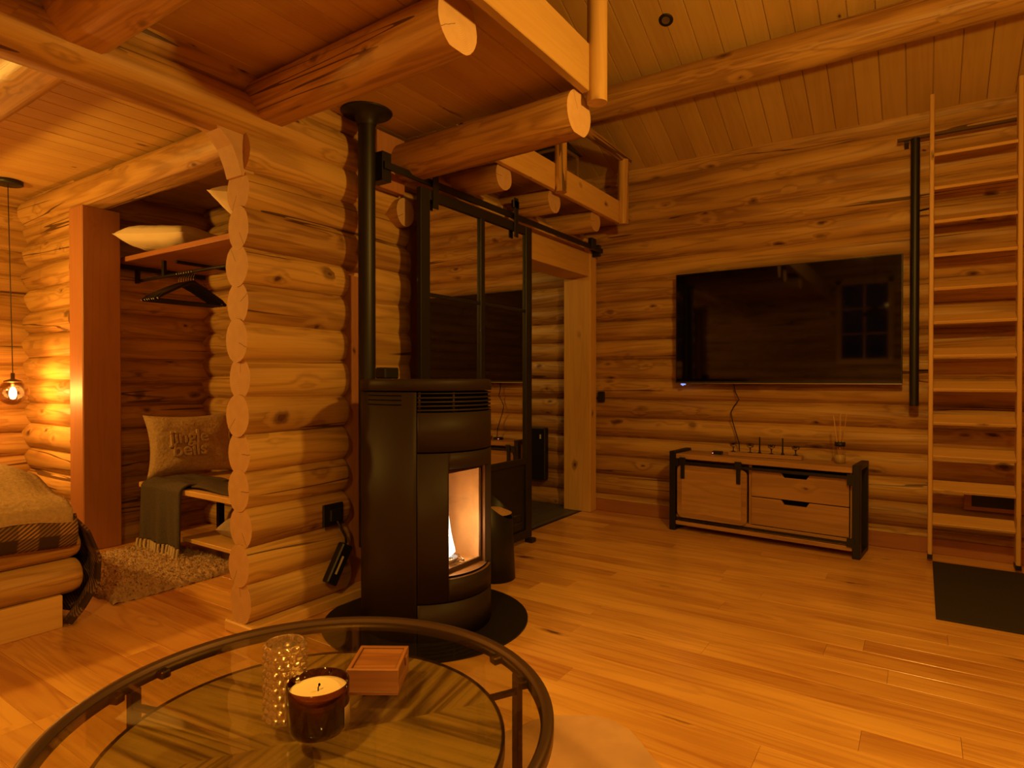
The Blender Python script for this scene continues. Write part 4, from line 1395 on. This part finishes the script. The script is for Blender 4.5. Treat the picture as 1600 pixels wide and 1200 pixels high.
t = thing('coat_rail', 'black metal clothes rail mounted under the alcove shelf', 'clothes rail', (2.2, 4.0, 1.964))
mb = MB(); mb.tube([(2.20, 3.10, 1.855), (2.20, 4.70, 1.855)], 0.011, n=12); mb.build('rod', M['black'], t)
for y in (3.3, 4.35):
    mb = MB(); mb.box((2.19, y - 0.015, 1.855), (2.21, y + 0.015, 1.964)); mb.build('drop_bracket', M['black'], t)
mb = MB(); mb.box((2.07, 4.715, 1.935), (2.70, 4.74, 1.9645)); mb.box((2.19, 4.70, 1.84), (2.21, 4.74, 1.935)); mb.build('side_batten', M['black'], t)
mb = MB(); mb.box((2.685, 4.20, 1.56), (2.705, 4.225, 1.96)); mb.box((2.685, 4.20, 1.935), (2.21, 4.225, 1.955)); mb.build('wall_bracket', M['black'], t)


def hanger_at(y, rz):
    t = thing('coat_hanger', 'black plastic coat hanger on the alcove rail, nearest the partition in the bunch', 'hanger', (2.20, y, 1.855), rz, 'coat hangers on the alcove rail')
    mb = MB()
    hook = [(0.0 + 0.017 * math.sin(a), 0, 0.0 + 0.017 * math.cos(a) - 0.000) for a in [R(-150 + 30 * k) for k in range(11)]]
    hook = [(0.016 * math.cos(R(200 - 22 * k)), 0, 0.016 * math.sin(R(200 - 22 * k)) - 0.001) for k in range(12)]
    hook += [(0.0, 0, -0.035), (0.0, 0, -0.065)]
    mb.tube(hook, 0.0018, n=6, up=(0, 1, 0)); mb.build('hook', M['silver'], t, local=True)
    mb = MB()
    mb.tube([(-0.235, 0, -0.20), (-0.20, 0, -0.172), (-0.08, 0, -0.105), (0, 0, -0.068), (0.08, 0, -0.105), (0.20, 0, -0.172), (0.235, 0, -0.20)], [0.006, 0.010, 0.009, 0.012, 0.009, 0.010, 0.006], n=8, up=(0, 1, 0))
    mb.tube([(-0.232, 0, -0.203), (0.232, 0, -0.203)], 0.005, n=8)
    mb.build('shoulder', M['black'], t, local=True)
    return t


h0_ = hanger_at(3.98, 0.05)
random.seed(3)
for k in range(1, 7):
    dup(h0_, (2.20, 3.98 + 0.03 * k, 1.855), random.uniform(-0.04, 0.04), 'black plastic coat hanger on the alcove rail, %s in the bunch' % ('second', 'third', 'fourth', 'fifth', 'sixth', 'hindmost')[k - 1])

t = thing('alcove_bench', 'wooden bench with a low shelf inside the alcove', 'bench', (2.4, 3.7, 0))
mb = MB(); mb.box((2.065, 2.66, 0.415), (2.70, 4.43, 0.45), grain=1, bev=0.004); mb.build('seat', M['planed'], t)
mb = MB(); mb.box((2.09, 2.66, 0.115), (2.66, 3.92, 0.14), grain=1, bev=0.003); mb.build('low_shelf', M['planed'], t)
for y in (3.88, 3.1):
    mb = MB(); mb.box((2.45, y, 0.141), (2.48, y + 0.03, 0.414)); mb.build('support', M['black'], t)
    mb = MB(); mb.box((2.45, y, 0.0), (2.48, y + 0.03, 0.114)); mb.build('support', M['black'], t)
mb = MB(); mb.box((2.60, 4.36, 0.0), (2.64, 4.40, 0.414), grain=2); mb.build('support', M['black'], t)

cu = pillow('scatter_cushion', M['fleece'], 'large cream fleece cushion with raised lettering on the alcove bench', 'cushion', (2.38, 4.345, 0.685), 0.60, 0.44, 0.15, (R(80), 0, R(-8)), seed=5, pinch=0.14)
fc = bpy.data.curves.new('lettering', 'FONT')
fc.body = 'jingle\nbells'
fc.align_x = 'CENTER'
fc.align_y = 'CENTER'
fc.size = 0.125
fc.space_line = 0.72
fc.extrude = 0.012
fc.bevel_depth = 0.004
tmp = bpy.data.objects.new('tmp_text', fc)
C.objects.link(tmp)
bpy.context.view_layer.update()
dg = bpy.context.evaluated_depsgraph_get()
me = bpy.data.meshes.new_from_object(tmp.evaluated_get(dg))
bpy.data.objects.remove(tmp)
le = bpy.data.objects.new('lettering', me)
C.objects.link(le)
me.materials.clear(); me.materials.append(M['fleece'])
le.parent = cu
le.location = (-0.035, 0.0, 0.072)

# throw: lies on the bench and hangs over its front
def throw(u, v):
    y = 3.85 + 0.48 * u
    s_ = v * 1.0
    wv = 0.012 * math.sin(u * 13 + 1) + 0.008 * math.sin(u * 29)
    if s_ < 0.5:
        q = s_ / 0.5
        x = 2.045 - wv * (1 - q) - 0.012
        z = 0.085 + q * 0.37
        y = y + (1 - q) * 0.03 * (u - 0.5)
    else:
        q = (s_ - 0.5) / 0.5
        x = 2.045 + 0.30 * q
        z = 0.462 + 0.025 * math.sin(min(1, q * 4) * PI / 2) + 0.015 * noise.noise(Vector((q * 4, u * 4, 0)))
        y = y - 0.10 * q
    return (x, y, z)


t = thing('wool_throw', 'dark grey fringed wool throw hanging off the alcove bench', 'throw', (2.1, 4.0, 0.46))
mb = MB(); mb.grid(throw, 40, 60)
mb.grid(lambda u, v: (2.10 + 0.32 * v, 3.85 - 0.75 * u, 0.470 + 0.020 * math.sin(v * PI) + 0.008 * math.sin(u * 9 + v * 5)), 30, 14)
solid(mb.build('cloth', M['grey_cloth'], t), 0.012)
mb = MB()
for k in range(16):
    y = 3.84 + 0.50 * k / 15
    x = 2.028 - 0.012 * math.sin((k / 15) * 13 + 1)
    mb.tube([(x, y, 0.09), (x - 0.006, y + random.uniform(-.006, .006), 0.05), (x - random.uniform(0, .01), y + random.uniform(-.012, .012), 0.012)], [0.009, 0.008, 0.011], n=6)
mb.build('fringe', M['fringe'], t)

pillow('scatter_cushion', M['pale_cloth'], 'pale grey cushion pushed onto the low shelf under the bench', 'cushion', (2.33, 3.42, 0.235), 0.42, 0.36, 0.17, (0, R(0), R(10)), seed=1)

# sheepskin rug: a soft body with a short pile of its own geometry
random.seed(31)
mb = MB()
rx0, rx1, ry0, ry1 = 1.47, 2.20, 3.40, 4.42
def rugf(u, v):
    x = rx0 + (rx1 - rx0) * u; y = ry0 + (ry1 - ry0) * v
    e = min(u, 1 - u, v, 1 - v)
    x += 0.02 * noise.noise(Vector((y * 9, 0, 1))) ; y += 0.02 * noise.noise(Vector((x * 9, 0, 5)))
    return (x, y, 0.002 + 0.03 * min(1, e * 22) ** 0.5 + 0.012 * noise.noise(Vector((x * 35, y * 35, 0))) + 0.007 * noise.noise(Vector((x * 90, y * 90, 3))))
mb.grid(rugf, 110, 130)
for k in range(5200):
    u, v = random.random(), random.random()
    p = Vector(rugf(u, v))
    a = random.uniform(0, 2 * PI)
    d = Vector((math.cos(a) * 0.012, math.sin(a) * 0.012, random.uniform(0.006, 0.016)))
    sd = Vector((-math.sin(a), math.cos(a), 0)) * 0.0035
    mb.add([p - sd, p + sd, p + d], [[0, 1, 2]], None)
o = mb.build('sheepskin_rug', M['rugfur'], None, (1.8, 3.9, 0.002))
tag(o, 'fluffy light brown rug on the floor in front of the alcove', 'rug')

# heater seen through the doorway
t = thing('wall_heater', 'dark panel heater on the hall wall seen through the doorway', 'heater', (4.87, 2.98, 0.23))
mb = MB(); mb.box((4.83, 2.86, 0.22), (4.90, 3.20, 0.70), bev=0.008); mb.build('body', M['black'], t)
mb = MB(); mb.box((4.8285, 2.90, 0.60), (4.8298, 2.915, 0.64)); mb.build('dial', M['white_label'], t)

# lamps above the frame: cord and socket carry the lights; rear one is added
for (x, y, z, lb) in ((2.0, -0.02, 2.38, 'bare pendant lamp above the sitting area'), (1.55, 0.55, 2.70, 'bare pendant lamp close to the loft edge'), (-0.2, -0.9, 2.38, 'added bare pendant for the fill light behind the camera')):
    t = thing('pendant_lamp', lb, 'lamp', (x, y, z))
    zr = roof_z(x) - 0.002
    mb = MB(); mb.tube([(x, y, z + 0.02), (x, y, zr)], 0.003, n=6); mb.build('cord', M['black'], t)
    mb = MB(); mb.lathe([(0, 0.03), (0.02, 0.03), (0.02, -0.015), (0, -0.015)], (x, y, z), n=16); mb.build('socket', M['black'], t)
    mb = MB(); mb.lathe([(0.0, -0.10), (0.018, -0.09), (0.025, -0.065), (0.012, -0.02), (0.0, -0.016)], (x, y, z), n=16); mb.build('bulb', M['bulb_soft'], t)

t = thing('pendant_lamp', 'added pendant with an opaque black shade for the downward fill light', 'lamp', (-0.35, 0.55, 2.10))  # unseen pendant added to house the downward fill spot
mb = MB(); mb.tube([(-0.35, 0.55, 2.14), (-0.35, 0.55, roof_z(-0.35) - 0.002)], 0.003, n=6); mb.build('cord', M['black'], t)
mb = MB(); mb.lathe([(0.0, 0.05), (0.03, 0.05), (0.12, -0.02), (0.15, -0.06), (0.146, -0.06), (0.116, -0.018), (0.028, 0.042), (0.0, 0.042)], (-0.35, 0.55, 2.10), n=36); mb.build('added_lampshade', M['black'], t)

# dark curtain behind the camera (seen in the television and the panes)
mb = MB(); mb.grid(lambda u, v: (-1.52 + 0.03 * math.sin(u * 40), 3.3 + 0.7 * u, 0.02 + 2.4 * v), 90, 2)
o = solid(mb.build('curtain', M['curtain'], None, (-1.52, 3.6, 0.02)), 0.004)
tag(o, 'dark red curtain on the wall behind the camera', 'curtain')
